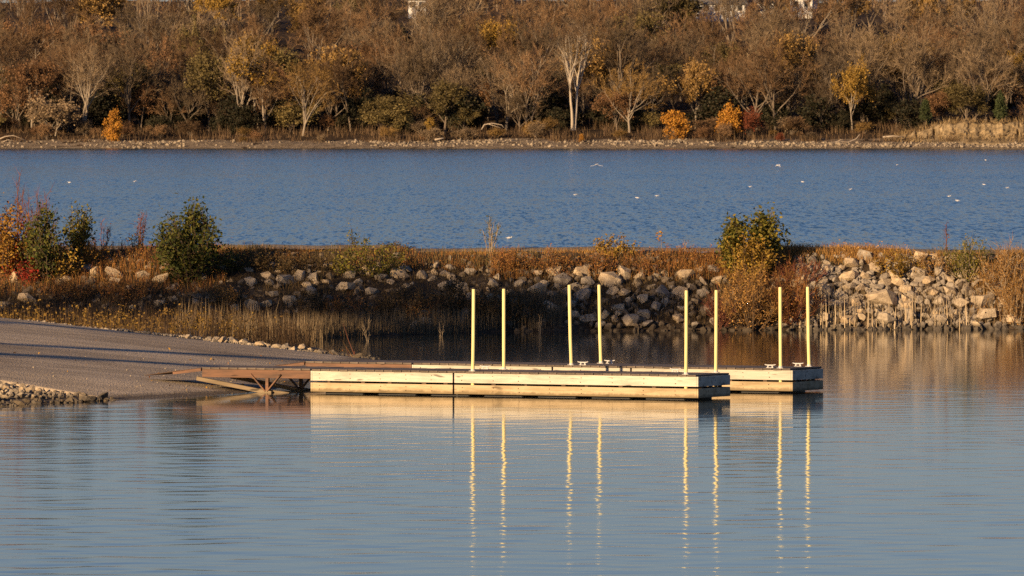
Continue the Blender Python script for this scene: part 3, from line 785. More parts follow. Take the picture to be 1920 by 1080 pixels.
M['bark_pale'] = mat_plain('pale bark', (0.30, 0.245, 0.18), 0.9, 0.25, 1.2, (1, 1, 0.4))
M['bark'] = mat_plain('grey brown bark', (0.20, 0.155, 0.11), 0.9, 0.35, 1.5, (1, 1, 0.3))
M['bark_dark'] = mat_plain('dark bark', (0.11, 0.08, 0.055), 0.9, 0.35, 1.5, (1, 1, 0.3))
CR = {
 'grey': mat_leaf('bare grey twigs', [(0.10, 0.070, 0.042), (0.22, 0.158, 0.094), (0.145, 0.10, 0.058), (0.29, 0.21, 0.12)], jitter=0.5),
 'brown': mat_leaf('bare brown twigs', [(0.085, 0.050, 0.026), (0.19, 0.112, 0.056), (0.13, 0.078, 0.04), (0.26, 0.16, 0.075)], jitter=0.5),
 'russet': mat_leaf('russet leaves', [(0.13, 0.07, 0.035), (0.24, 0.125, 0.055), (0.17, 0.10, 0.05)]),
 'ochre': mat_leaf('ochre leaves', [(0.14, 0.085, 0.035), (0.30, 0.18, 0.05), (0.20, 0.125, 0.05)]),
 'olive': mat_leaf('olive leaves', [(0.10, 0.075, 0.03), (0.19, 0.145, 0.05), (0.13, 0.095, 0.04)]),
 'gold': mat_leaf('golden leaves', [(0.22, 0.13, 0.03), (0.42, 0.26, 0.05), (0.31, 0.18, 0.035), (0.16, 0.10, 0.03)], jitter=0.1),
 'orange': mat_leaf('orange leaves', [(0.30, 0.12, 0.02), (0.58, 0.29, 0.04), (0.44, 0.19, 0.025), (0.20, 0.09, 0.02)], jitter=0.1),
 'dark': mat_leaf('dark evergreen leaves', [(0.015, 0.016, 0.008), (0.035, 0.034, 0.016), (0.05, 0.034, 0.018)], jitter=0.3),  # near-black foliage colour stands for the shade inside the wood
 'cedar': mat_leaf('cedar needles', [(0.030, 0.045, 0.016), (0.065, 0.08, 0.028), (0.05, 0.055, 0.022)], jitter=0.15),
 'red': mat_leaf('red leaves', [(0.16, 0.05, 0.025), (0.27, 0.075, 0.03), (0.13, 0.05, 0.03)], jitter=0.15),
}
BARE = [tree_variant(100 + i, H=random.uniform(12.5, 16), trunk_frac=random.uniform(0.36, 0.66), n_limb=random.randint(8, 12), ang=random.uniform(0.42, 0.85), n_sub=5,
                     twigs=4300, r0=random.uniform(0.18, 0.29), multi=1 + (i % 4 == 3)) for i in range(14)]
LEAFY = [tree_variant(200 + i, H=random.uniform(10, 14), trunk_frac=random.uniform(0.45, 0.6), n_limb=8, ang=random.uniform(0.6, 0.9), n_sub=5,
                      twigs=3500, leaves=4200, leaf=0.36, r0=0.2) for i in range(5)]
SMALL = [tree_variant(300 + i, H=5.5, trunk_frac=0.35, n_limb=9, ang=0.85, n_sub=4, twigs=2600, twig_l=0.7, leaves=2600, leaf=0.3, r0=0.09, multi=2 + i % 2) for i in range(4)]

def dense_variant(seed, H, Rr, n, leaf, cone=False):
    r = np.random.default_rng(seed)
    tb = grow_branches(seed, H * 0.8, 0.6, 0.12, 8, 0.9, 3, 2)
    k = 46; c = r.normal(size=(k, 3)); c /= np.linalg.norm(c, axis=1)[:, None]; c *= r.uniform(0.3, 1.22, (k, 1)) ** 0.6
    z = (c[:, 2] + 1) / 2
    rad = (1 - z * 0.92) if cone else np.sqrt(np.clip(1 - (2 * z - 0.85) ** 2 * 0.8, 0.05, 1))
    C = np.stack([c[:, 0] * Rr * rad, c[:, 1] * Rr * rad, 0.06 * H + z * H * 0.92], -1)
    P = C[r.integers(0, k, n)] + r.normal(0, 1, (n, 3)) * Rr * 0.145
    return tubes_mesh('trunk', [x for x in tb if x[2] <= 1], [5, 3]), soup('crown', None, leaf_quads(P, leaf, r)), H
DENSE = [dense_variant(400 + i, 6.0, 2.3, 3300, 0.34) for i in range(3)]
CEDAR = dense_variant(410, 6.0, 2.0, 5200, 0.3, True)

def put_tree(name, var, x, y, h, crown, bark, label, cat='tree', group=None, wide=1.0, z=None):
    z = float(hill_z(np.float64(x), np.float64(y))) if z is None else z
    root = thing(name, label, cat, (x, y, z - 0.1), random.uniform(0, 6.28), group)
    s = h / var[2]; root.scale = (s * wide, s * wide, s)
    link('trunk', var[0], root, bark); link('crown', var[1], root, crown)
    return root

HEAD = {'grey': 'bare grey tree', 'brown': 'bare brown tree', 'russet': 'russet leaved tree', 'ochre': 'ochre leaved tree', 'olive': 'dull olive tree', 'dark': 'dark leafy tree', 'gold': 'golden tree'}
SECT = [(-1e9, 130, 'left of the pale forked trunk'), (130, 400, 'above the orange cone shrub'), (400, 640, 'around the yellow topped tree'), (640, 980, 'above the darkest shore'),
        (980, 1220, 'behind the tall pale sycamore'), (1220, 1450, 'above the orange shrub pair'), (1450, 1690, 'around the golden shore tree'), (1690, 1e9, 'above the clay bluff')]
BANDS = ['in front row', 'in second row', 'low on hillside', 'halfway up', 'high on hillside', 'near hilltop']
PENDING = []
def queue(o, base, px): PENDING.append((base, px, o))
def settle():
    """look-alikes with the same words are told apart by their order from left to right"""
    by = {}
    for base, px, o in PENDING: by.setdefault(base, []).append((px, o))
    names = {2: ['left one', 'right one'], 3: ['leftmost', 'middle one', 'rightmost'], 4: ['leftmost', 'second from left', 'second from right', 'rightmost'],
             5: ['leftmost', 'second from left', 'middle one', 'second from right', 'rightmost']}
    for base, l in by.items():
        l.sort(key=lambda q: q[0])
        for k, (px, o) in enumerate(l): o['label'] = base if len(l) == 1 else base + ', ' + (names[len(l)][k] if len(l) in names else ('rightmost' if k == len(l) - 1 else ['leftmost', 'second from left', 'third from left', 'fourth from left', 'fifth from left', 'sixth from left', 'seventh from left', 'eighth from left', 'ninth from left', 'tenth from left'][min(k, 9)]))
    PENDING.clear()
rows = [1553, 1563, 1576, 1592, 1611, 1634, 1662, 1696]
row_band = [0, 1, 2, 2, 3, 3, 4, 5]
GAPS = [(1075, 24), (212, 18), (1265, 22), (1370, 24), (1600, 22)]
HOUSE_PX = [(785, 26), (1350, 60), (1500, 26)]
for ri, Y0 in enumerate(rows):
    half = 0.0602 * Y0 + 6; n = int(2 * half / 7.5)
    for k in range(n):
        x = -half + (k + 0.5 + random.uniform(-0.42, 0.42)) * 2 * half / n; y = Y0 + random.uniform(-5, 5)
        px = 960 + x / y * FPX
        if ri == 0 and any(abs(px - g) < w for g, w in GAPS): continue
        if ri >= 5 and any(abs(px - g) < w * 0.5 for g, w in HOUSE_PX) and random.random() < 0.12: continue
        u = random.random(); left = px < 640
        if u < 0.42: kind, var = 'grey', random.choice(BARE)
        elif u < 0.80: kind, var = 'brown', random.choice(BARE)
        elif u < 0.86: kind, var = 'russet', random.choice(LEAFY)
        elif u < 0.94: kind, var = 'ochre', random.choice(LEAFY)
        elif u < 0.995: kind, var = 'olive', random.choice(LEAFY)
        else: kind, var = 'gold', random.choice(LEAFY)
        h = random.uniform(10.5, 18.5) * (1.0 if kind in ('grey', 'brown') else 0.88); wide = random.uniform(0.75, 1.15)
        sec = next(s for a, b_, s in SECT if a <= px < b_)
        o = put_tree('tree', var, x, y, h, CR[kind], M['bark_pale'] if random.random() < (0.08 if ri == 0 else 0.0 if ri == 1 and px < 1000 else 0.38) else M['bark'], 'tree', 'tree', 'trees on the far hillside', wide)
        adj = 'tall ' if h > 15 else 'low ' if h < 11.5 else 'broad ' if wide > 1.03 else 'slim ' if wide < 0.87 else ''
        queue(o, '%s%s %s %s' % (adj, HEAD[kind], BANDS[row_band[ri]], sec), px)
settle()

# scrub at the foot of the trees; dark ones are added as shade
for k in range(64):
    x = -98 + 196 * (k + random.uniform(-0.5, 1.5)) / 64; y = 1552 + random.uniform(-6, 14); px = 960 + x / y * FPX
    if any(abs(px - g) < w * 0.8 for g, w in GAPS) and y < 1552 or px > 1720: continue
    sec = next(s for a, b_, s in SECT if a <= px < b_).replace('above', 'near')
    dk = random.random() < 0.72
    h = random.uniform(3.0, 8.0) if dk else random.uniform(2.5, 6)
    kd = 'dark' if dk else random.choice(['brown', 'olive', 'russet'])
    o = put_tree('shrub', random.choice(DENSE) if dk else random.choice(SMALL), x, y, h, CR[kd], M['bark_dark'], 'shrub', 'shrub', 'shrubs at the foot of the far wood', random.uniform(0.9, 1.5))
    queue(o, '%s%s shrub at the wood edge %s' % ('tall ' if h > 5.5 else '', {'dark': 'dark shade filler', 'brown': 'thin brown', 'olive': 'dull olive', 'russet': 'russet'}[kd], sec), px)
settle()
# dark shrubs added to fill the gaps between bare trees with shade
for k in range(54):
    x = -104 + 208 * (k + random.uniform(-0.8, 1.8)) / 54; y = random.choice([1571, 1587, 1605, 1625, 1648]) + random.uniform(-4, 4); px = 960 + x / y * FPX
    sec = next(s for a, b_, s in SECT if a <= px < b_)
    h = random.uniform(5.0, 9.5)
    o = put_tree('shade_filler', random.choice(DENSE), x, y, h, CR['dark'], M['bark_dark'], 'tree', 'tree', 'dark shade fillers among the bare trees', random.uniform(0.8, 1.2))
    queue(o, '%s dark shade filler between bare trees %s' % ('tall' if h > 7 else 'low', sec), px)
settle()
# young bare trees that fill the lower storey
for k in range(70):
    x = -98 + 196 * (k + random.uniform(-0.5, 1.5)) / 70; y = 1550 + random.uniform(-4, 28); px = 960 + x / y * FPX
    if any(abs(px - g) < w * 0.8 for g, w in GAPS) and y < 1554: continue
    sec = next(s for a, b_, s in SECT if a <= px < b_).replace('above', 'near')
    kd = random.choice(['brown', 'grey', 'brown', 'russet', 'olive']); h = random.uniform(5, 9.5)
    o = put_tree('young_tree', random.choice(BARE if kd in ('brown', 'grey') else LEAFY), x, y, h, CR[kd], M['bark'], 'tree', 'tree', 'young trees at the foot of the far wood', random.uniform(1.0, 1.5))
    queue(o, '%s young %s tree at the wood edge %s' % ('small' if h < 7 else 'taller', kd, sec), px)
settle()
# small scrub along the shore stones
for k in range(40):
    x = random.uniform(-96, 96); y = SHORE + random.uniform(8, 22); px = 960 + x / y * FPX
    kd = random.choice(['russet', 'brown', 'ochre', 'grey', 'brown', 'grey']); h = random.uniform(0.9, 3.4)
    o = put_tree('shore_bush', random.choice(SMALL), x, y, h, CR[kd], M['bark'], 'bush', 'bush', 'low bushes along the far shore', random.uniform(0.9, 1.7))
    queue(o, '%s%s bush on the far shore stones %s' % ('tiny ' if h < 1.6 else '', kd, next(s for a, b_, s in SECT if a <= px < b_).replace('above', 'near')), px)
settle()

def feature(var, px, py_base, py_top, Y, crown, bark, name, label, cat='tree', wide=1.0):
    p = spot(px, py_base, Y); h = (py_base - py_top) * Y / FPX
    return put_tree(name, var, p[0], Y, h, crown, bark, label, cat, None, wide, p[2])
# the tall pale sycamore: two stems close together, steep forks
M['bark_white'] = mat_plain('white bark', (0.46, 0.385, 0.29), 0.9, 0.2, 1.0, (1, 1, 0.4))
SYC = tree_variant(731, H=17, trunk_frac=0.55, r0=0.27, n_limb=8, ang=0.40, n_sub=5, twigs=2600, twig_l=1.2, twig_w=0.04, wob=0.05, multi=2, t0=0.60)
feature(SYC, 1076, 240, 40, 1546, CR['grey'], M['bark_white'], 'sycamore', 'tall pale forked sycamore with bare crown standing highest on the far shore')
feature(BARE[3], 160, 228, 95, 1546, CR['grey'], M['bark_pale'], 'tree', 'pale forked bare tree on the far shore left of the orange shrub')
feature(BARE[1], 495, 225, 118, 1549, CR['brown'], M['bark_pale'], 'tree', 'pale stemmed tree standing right under the yellow topped tree')
feature(LEAFY[0], 478, 222, 82, 1551, CR['gold'], M['bark_pale'], 'tree', 'yellow topped tree in the wood on the left of the far shore', wide=1.05)
feature(BARE[5], 568, 258, 118, 1543, CR['ochre'], M['bark_pale'], 'tree', 'tan leaning tree close to the water right of the yellow topped tree')
feature(LEAFY[2], 415, 62, -20, 1640, CR['gold'], M['bark'], 'tree', 'golden crowned tree high on the left part of the hillside')
feature(BARE[0], 1180, 245, 115, 1545, CR['ochre'], M['bark_pale'], 'tree', 'slim pale tree with ochre leaves right of the tall sycamore')
feature(LEAFY[3], 1598, 240, 120, 1546, CR['gold'], M['bark_pale'], 'tree', 'golden tree on the right part of the far shore', wide=0.8)
feature(LEAFY[4], 1490, 200, 58, 1560, CR['ochre'], M['bark_pale'], 'tree', 'tall yellow green tree left of the golden tree', wide=0.95)
feature(BARE[6], 1838, 195, 60, 1560, CR['grey'], M['bark_pale'], 'tree', 'white limbed bare tree above the clay bluff')
feature(LEAFY[1], 940, 150, 30, 1600, CR['gold'], M['bark'], 'tree', 'yellow crowned tree halfway up the middle of the hillside', wide=0.8)
feature(LEAFY[0], 1895, 190, 105, 1562, CR['gold'], M['bark'], 'tree', 'yellow leaved tree at the right edge above the bluff', wide=0.9)
feature(LEAFY[2], 60, 235, 110, 1549, CR['russet'], M['bark_pale'], 'tree', 'russet broad crowned tree near the left end of the far shore')
feature(SMALL[0], 100, 250, 175, 1542, CR['grey'], M['bark_pale'], 'tree', 'low spreading grey tree under the russet tree on the far left', wide=1.3)
feature(DENSE[0], 212, 272, 203, 1534, CR['orange'], M['bark'], 'orange_shrub', 'bright orange cone shaped shrub at the left of the far waterline', 'shrub', 0.62)
feature(DENSE[1], 1265, 268, 202, 1536, CR['orange'], M['bark'], 'orange_shrub', 'round orange gold shrub right of the tall sycamore at the shore', 'shrub', 0.95)
feature(DENSE[2], 1368, 262, 194, 1538, CR['orange'], M['bark'], 'orange_shrub', 'orange gold shrub with a lobed crown beside a red shrub', 'shrub', 0.85)
feature(SMALL[1], 1405, 258, 205, 1539, CR['red'], M['bark'], 'red_shrub', 'dull red shrub right of the lobed orange shrub', 'shrub', 0.9)
feature(SMALL[2], 1461, 268, 248, 1533, CR['red'], M['bark'], 'red_shrub', 'small bright red shrub on the far shore', 'shrub', 0.8)
feature(SMALL[2], 1091, 270, 250, 1533, CR['orange'], M['bark'], 'orange_shrub', 'tiny orange shrub at the foot of the tall sycamore', 'shrub', 0.6)
feature(CEDAR, 1735, 232, 186, 1544, CR['cedar'], M['bark_dark'], 'cedar', 'green cedar at the left end of the clay bluff', 'tree', 1.0)
feature(CEDAR, 1876, 232, 174, 1545, CR['cedar'], M['bark_dark'], 'cedar', 'larger green cedar on top of the clay bluff', 'tree', 0.9)
feature(DENSE[1], 806, 248, 218, 1540, CR['gold'], M['bark'], 'shrub', 'small yellow shrub against the dark middle of the far wood', 'shrub', 0.8)
feature(SMALL[3], 1032, 250, 220, 1540, CR['ochre'], M['bark'], 'shrub', 'pale ochre shrub left of the tall sycamore trunk', 'shrub', 1.0)

# wood behind the crest of the rows
def far_wood():
    r = np.random.default_rng(77); n = 40000
    cx = r.uniform(-150, 150, 200); cy = r.uniform(1725, 1860, 200); i = r.integers(0, 200, n)
    P = np.stack([cx[i] + r.normal(0, 2.6, n), cy[i] + r.normal(0, 2.6, n), r.uniform(1.0, 15, n)], -1)
    P[:, 2] += hill_z(cx[i], cy[i])
    V, tip = twig_tris(P, np.tile([0, 0, 1.0], (n, 1)), 2.2, 0.10, r, 0.7, 0.4)
    tr = [(np.array([[x, y, z - 0.5], [x + r.normal(0, .4), y, z + 6], [x + r.normal(0, 1), y, z + 11]]), np.array([0.22, 0.16, 0.06]), 0) for x, y, z in zip(cx, cy, hill_z(cx, cy))]
    o = link('woods', soup('woods', V), None, CR['brown']); tag(o, 'brown leafless wood over the crest of the far hill', 'wood', kind='stuff')
    link('trunks', tubes_mesh('trunks', tr, [4]), o, M['bark'])['kind'] = 'stuff'
far_wood()

# houses half hidden near the hilltop
M['house_wall'] = mat_plain('white siding', (0.72, 0.70, 0.66), 0.7, 0.06, 2)
M['roof'] = mat_plain('grey shingle', (0.16, 0.15, 0.14), 0.9, 0.2, 3)
M['glass'] = mat_plain('dark window glass', (0.03, 0.035, 0.04), 0.1, 0.1, 2, spec=0.6)
def house(px, py_eave, Y, w, h, d, label, rz=0.0, nwin=3):
    p = spot(px, py_eave, Y); zb = p[2] - h
    root = thing('house', label, 'house', (p[0], Y, zb), rz)
    m_ = MB(); m_.box(-w / 2, w / 2, 0, d, -0.8, h)
    m_.add([(-w / 2, 0.01, h), (w / 2, 0.01, h), (-w / 2, d - .01, h), (w / 2, d - .01, h), (-w / 2, d / 2, h + d * 0.28), (w / 2, d / 2, h + d * 0.28)], [(0, 4, 2), (1, 3, 5)])
    link('wall', m_.mesh('wall'), root, M['house_wall'])
    m_ = MB()
    for s in (0, 1):
        ya, yb_ = (-0.5, d / 2) if s == 0 else (d + 0.5, d / 2)
        m_.add([(-w / 2 - .4, ya, h - 0.25), (w / 2 + .4, ya, h - 0.25), (w / 2 + .4, yb_, h + d * 0.28 + 0.06), (-w / 2 - .4, yb_, h + d * 0.28 + 0.06),
                (-w / 2 - .4, ya, h - 0.08), (w / 2 + .4, ya, h - 0.08), (w / 2 + .4, yb_, h + d * 0.28 + 0.25), (-w / 2 - .4, yb_, h + d * 0.28 + 0.25)],
               [(0, 1, 2, 3), (7, 6, 5, 4), (0, 4, 5, 1), (1, 5, 6, 2), (2, 6, 7, 3), (3, 7, 4, 0)])
    link('roof', m_.mesh('roof'), root, M['roof'])
    for i in range(nwin):
        x = -w / 2 + (i + 0.5) * w / nwin
        m_ = MB(); m_.box(x - 0.6, x + 0.6, -0.05, 0.02, h * 0.42, h * 0.42 + 1.3); wd = link('window', m_.mesh('window'), root, M['house_wall'])
        m_ = MB(); m_.box(x - 0.5, x + 0.5, -0.07, -0.052, h * 0.42 + 0.1, h * 0.42 + 1.2); link('pane', m_.mesh('pane'), wd, M['glass'])
house(782, -2, 1668, 3.6, 3.0, 7, 'white gabled house in the trees at the top left of centre', -0.3, 2)
house(1345, 6, 1676, 11, 2.8, 8, 'long low white house half hidden by twigs near the hilltop', 0.1, 5)
house(1425, 3, 1680, 5.5, 2.8, 8, 'small white house just right of the long low one', 0.1, 2)
house(1502, -4, 1668, 4.4, 3.2, 6, 'white house with a dark roof farthest right on the hilltop', -0.2, 2)

BLUFF_TURF()
# brush and dead grass between the stones and the wood
def far_brush():
    r = np.random.default_rng(88); n = 17000
    c = np.stack([r.uniform(-104, 104, 420), SHORE + r.uniform(8, 34, 420)], -1); c[:60] = np.stack([r.uniform(70, 104, 60), SHORE + r.uniform(13, 19, 60)], -1); k = r.integers(0, 420, n); sp = r.uniform(0.5, 2.4, 420)
    hgt = r.uniform(0.5, 2.2, 420)
    x = c[k, 0] + r.normal(0, 1, n) * sp[k]; y = np.maximum(c[k, 1] + r.normal(0, 1, n) * sp[k], SHORE + 5.5)
    P = np.stack([x, y, hill_z(x, y)], -1)
    V, tip = twig_tris(P, np.tile([0, 0, 1.0], (n, 1)), 1.0, 0.10, r, 0.45, 0.5)
    V[:, 2, 2] = V[:, 0, 2] + np.abs(V[:, 2, 2] - V[:, 0, 2]) * hgt[k]
    tag(link('brush', soup('brush', V), None, mat_leaf('dead brush', [(0.07, 0.045, 0.025), (0.17, 0.105, 0.055), (0.26, 0.17, 0.085), (0.11, 0.06, 0.035)])), 'dead brush and tall grass along the foot of the far wood', 'brush', kind='stuff')
far_brush()

# driftwood on the far shore
M['drift'] = mat_plain('bleached driftwood', (0.42, 0.34, 0.25), 0.9, 0.2, 2)
def drift(label, segs):
    m_ = MB()
    for pts_, r0, r1 in segs: m_.tube(pts_, np.linspace(r0, r1, len(pts_)), 6)
    tag(link('driftwood', m_.mesh('driftwood', True), None, M['drift']), label, 'driftwood', 'driftwood on the far shore')
def S(px, py, Y=1533): return tuple(spot(px, py, Y))
drift('bleached fallen trunk with an upturned end on the sand left of the bluff', [([S(1548, 273, 1529), S(1570, 266, 1530), S(1590, 267, 1531), S(1605, 261, 1532), S(1612, 252, 1532)], 0.22, 0.08), ([S(1570, 266, 1530), S(1576, 262, 1530), S(1590, 264, 1531)], 0.12, 0.05)])
drift('long bleached log lying at the foot of the clay bluff', [([S(1655, 257, 1533), S(1675, 255, 1533), S(1694, 257, 1533)], 0.16, 0.1)])
drift('dead arched branch hanging out of the dark middle wood', [([S(903, 243, 1540), S(908, 234, 1540), S(922, 231, 1540), S(940, 234, 1540), S(946, 240, 1540)], 0.13, 0.05), ([S(914, 232, 1540), S(930, 237, 1540), S(942, 241, 1540)], 0.07, 0.03)])
drift('pale brush and branches washed up at the far left', [([S(-4, 262), S(10, 256), S(25, 254), S(48, 263)], 0.14, 0.05), ([S(0, 269), S(14, 262), S(36, 266)], 0.1, 0.04)])
drift('pale log on the stones below the dark middle wood', [([S(815, 262, 1531), S(832, 259, 1531)], 0.18, 0.14)])

# ------------------------------------------------------------------ breakwater plants
def bush(name, label, px, py_base, py_top, wpx, mat, stem_mat, n_stem=16, leaves=1800, leaf=0.09, shape='round', Y=None, cat='bush', group=None, base_z=None, twigs=0, aspect=0.55, tb=0.25, twig_mat=None):
    seed = int(px * 7 + py_base); r = np.random.default_rng(seed)
    if Y is None:
        Y = 239.0
        for y_ in np.arange(232, 245, 0.1):
            x_ = (px - 960) / FPX * y_
            z_ = float(bw_z(np.float64(x_), np.float64(y_)))
            if y_ >= float(Yb(x_)) and HOR + (CAMZ - z_) * FPX / y_ <= py_base: Y = y_; break
        else: Y = 242.0
    p = spot(px, py_base, Y); h = (py_base - py_top) * Y / FPX; w = wpx * Y / FPX / 2
    z0 = min(p[2], float(bw_z(np.float64(p[0]), np.float64(Y))) + 0.02)
    if base_z is not None: z0 = p[2] - base_z
    h += p[2] - z0
    root = thing(name, label, cat, (p[0], Y, z0), 0, group)
    tubes = []
    for i in range(n_stem):
        a = r.uniform(0, 6.28); q = math.sqrt(r.uniform(0, 1)); hh = h * (r.uniform(0.6, 1.0) * (1 - 0.45 * q * q if shape == 'round' else 1 - 0.2 * q))
        if i < 6 and leaves > 1800: q *= 0.6; hh = h * r.uniform(0.84, 1.0)
        if i == 0: q, hh = 0.1, h
        tip = np.array([math.cos(a) * q * w, math.sin(a) * q * w, hh]); basep = np.array([math.cos(a) * q * w * 0.2, math.sin(a) * q * w * 0.2, -0.08])
        mid = basep * 0.45 + tip * 0.55 + r.normal(0, 0.05 * w, 3); mid[:2] += tip[:2] * (0.12 if shape == 'round' else -0.1)
        P = np.array([basep, basep * 0.75 + mid * 0.25 + r.normal(0, .02, 3), mid, mid * 0.45 + tip * 0.55 + r.normal(0, 0.03 * w, 3), tip])
        rad = (0.008 + 0.006 * h) * (0.7 if base_z is not None else 1); tubes.append((P, np.linspace(rad, rad * 0.3, 5), 0))
        for j in range(4):
            k = r.integers(1, 4); s0 = P[k] + (P[k + 1] - P[k]) * r.uniform(0, 1); d = (P[k + 1] - P[k]); d /= np.linalg.norm(d)
            d = d + r.normal(0, 0.45, 3); d /= np.linalg.norm(d); L = h * r.uniform(0.12, 0.3)
            tubes.append((np.array([s0, s0 + d * L * 0.5, s0 + d * L + [0, 0, 0.04 * h]]), np.array([rad * 0.5, rad * 0.35, rad * 0.15]), 1))
    link('stems', tubes_mesh('stems', tubes, [4, 3]), root, stem_mat)
    if twigs:
        P, D = scatter_on(tubes, (0, 1), twigs, r, tb)
        T, tip = twig_tris(P, D, 0.22 * max(h, 0.6), 0.010, r, 0.6, 0.3); link('twigs', soup('twigs', T), root, twig_mat or mat)['kind'] = 'stuff'
    if leaves:
        P, D = scatter_on(tubes, (0, 1), leaves, r, tb)
        link('foliage', soup('foliage', None, leaf_quads(P, leaf, r, 0.2, aspect, 0.05 + 0.03 * h)), root, mat)
    return root

G_GREEN = mat_leaf('willow green leaves', [(0.034, 0.048, 0.012), (0.07, 0.085, 0.018), (0.16, 0.145, 0.026), (0.06, 0.065, 0.016)], 0.2, 0.1)
G_YG = mat_leaf('yellow green leaves', [(0.055, 0.065, 0.015), (0.13, 0.13, 0.022), (0.30, 0.23, 0.035), (0.08, 0.08, 0.018)], 0.2, 0.1)
G_YEL = mat_leaf('yellow leaves', [(0.26, 0.16, 0.02), (0.44, 0.29, 0.05), (0.20, 0.11, 0.02), (0.36, 0.20, 0.03)], 0.2, 0.1)
G_ORG = mat_leaf('orange yellow leaves', [(0.30, 0.14, 0.02), (0.42, 0.24, 0.04), (0.22, 0.07, 0.015)], 0.2, 0.1)
G_RED = mat_leaf('sumac red leaves', [(0.24, 0.02, 0.012), (0.38, 0.04, 0.02), (0.14, 0.02, 0.012)], 0.2, 0.1)
G_RUST = mat_leaf('rust brown leaves', [(0.16, 0.06, 0.02), (0.30, 0.12, 0.035), (0.42, 0.22, 0.055), (0.12, 0.05, 0.022)], 0.1, 0.15)
G_GBR = mat_leaf('golden brown twigs', [(0.24, 0.12, 0.035), (0.46, 0.26, 0.07), (0.35, 0.185, 0.06), (0.18, 0.09, 0.033)], 0.1, 0.15)
G_RTW = mat_leaf('red twigs', [(0.16, 0.05, 0.025), (0.24, 0.08, 0.04), (0.13, 0.06, 0.035)], 0.0, 0.1)
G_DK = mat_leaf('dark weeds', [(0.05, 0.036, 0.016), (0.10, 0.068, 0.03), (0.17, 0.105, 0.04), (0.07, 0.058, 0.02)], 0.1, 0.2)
G_TAN = mat_leaf('dry tan reeds', [(0.14, 0.095, 0.05), (0.32, 0.24, 0.135), (0.21, 0.145, 0.075), (0.09, 0.06, 0.032)], 0.0, 0.1)
ST = mat_plain('brown stems', (0.13, 0.085, 0.05), 0.9, 0.2, 8); STP = mat_plain('pale stems', (0.38, 0.29, 0.18), 0.9, 0.2, 8); STR = mat_plain('red stems', (0.20, 0.08, 0.05), 0.9, 0.2, 8)

bush('willow_bush', 'large rounded dark green bush on the left of the breakwater', 357, 530, 398, 130, G_GREEN, ST, 46, 5600, 0.11)
bush('green_bush', 'dark green bush beside red sumac at the left edge', 88, 530, 402, 92, G_GREEN, ST, 26, 2600, 0.105)
bush('sapling', 'upright yellow green sapling right of the leftmost green bush', 143, 497, 390, 56, G_YG, ST, 16, 1500, 0.095, 'tall')
bush('sumac', 'bright red sumac on the breakwater at the left edge', 44, 508, 416, 46, G_RED, STR, 12, 900, 0.11)
bush('orange_bush', 'orange and yellow bush cut by the left picture edge', 10, 522, 395, 84, G_ORG, ST, 22, 2000, 0.10)
bush('yellow_bush', 'loose yellow leaved bush low between the leftmost green bush and the sapling', 116, 528, 455, 70, G_YEL, ST, 12, 700, 0.085)
bush('orange_bush', 'loose orange bush at the foot of the upright sapling', 170, 505, 452, 64, G_ORG, ST, 10, 420, 0.075, twigs=160)
bush('red_bush', 'low dark red bush at the foot of the leftmost green bush', 64, 535, 486, 64, G_RED, STR, 10, 420, 0.08)
bush('bare_bush', 'pinkish bare twigged shrub behind the leftmost bushes', 66, 470, 372, 100, G_RTW, STR, 14, 60, 0.05, 'tall', Y=242.3, twigs=420)
bush('red_bush', 'low red leaved bush under the orange one at the left edge', 16, 522, 468, 70, G_RED, STR, 10, 480, 0.08)
bush('bare_sapling', 'thin bare reddish sapling rising above the left bushes', 33, 450, 338, 44, G_RTW, STR, 3, 0, 0.06, 'tall', Y=242.5, twigs=60, cat='sapling')
bush('bare_sapling', 'reddish bare sapling behind the yellow green one', 88, 465, 362, 40, G_RTW, STR, 4, 20, 0.06, 'tall', Y=242.5, twigs=50, cat='sapling')
bush('bare_bush', 'thin arching bare bush between sapling and large green bush', 190, 475, 418, 60, G_RTW, STR, 7, 40, 0.06, 'round', twigs=120)
bush('weed_clump', 'pinkish weed clump left of the large green bush', 263, 465, 406, 24, G_RTW, STR, 6, 150, 0.06, 'tall', Y=242.8, twigs=80, cat='weed')
bush('weed_clump', 'small yellow weed clump beside the pinkish one', 258, 475, 440, 40, G_YEL, ST, 6, 150, 0.07, Y=242, cat='weed')
bush('weed_bush', 'yellow green weeds spilling down the middle left slope', 690, 520, 452, 130, G_YG, ST, 26, 1500, 0.08, twigs=260)
bush('weed_bush', 'dark green weeds on the crest behind the spilling ones', 745, 478, 455, 70, G_DK, ST, 14, 700, 0.06, Y=242.4, twigs=100)
bush('tall_weed', 'tall green weed spike on the crest at the middle left', 660, 480, 430, 20, G_YG, ST, 4, 140, 0.07, 'tall', Y=242.0, cat='weed')
bush('tall_weed', 'sparse leafy weed standing on the crest left of centre', 920, 472, 404, 38, G_YG, STP, 7, 130, 0.06, 'tall', Y=242.2, twigs=40, cat='weed')
bush('rust_bush', 'rust brown bush at the top of the slope, leftmost of its row', 962, 505, 466, 80, G_RUST, ST, 20, 900, 0.055, twigs=420, group='rust bushes on the crest')
bush('rust_bush', 'rust brown bush at the top of the slope left of the arching vine', 1035, 512, 470, 90, G_RUST, ST, 22, 1000, 0.055, twigs=460, group='rust bushes on the crest')
bush('rust_bush', 'rust brown bush under the arching yellow vine', 1120, 515, 468, 100, G_RUST, ST, 24, 1000, 0.055, twigs=500, group='rust bushes on the crest')
bush('rust_bush', 'thin rust brown bush right of the arching yellow vine', 1205, 512, 482, 80, G_RUST, ST, 14, 420, 0.05, twigs=300, group='rust bushes on the crest')
bush('vine', 'arching yellow vine over the rust bushes', 1140, 492, 446, 104, G_YEL, STP, 16, 1200, 0.075, Y=241.6, tb=0.6)
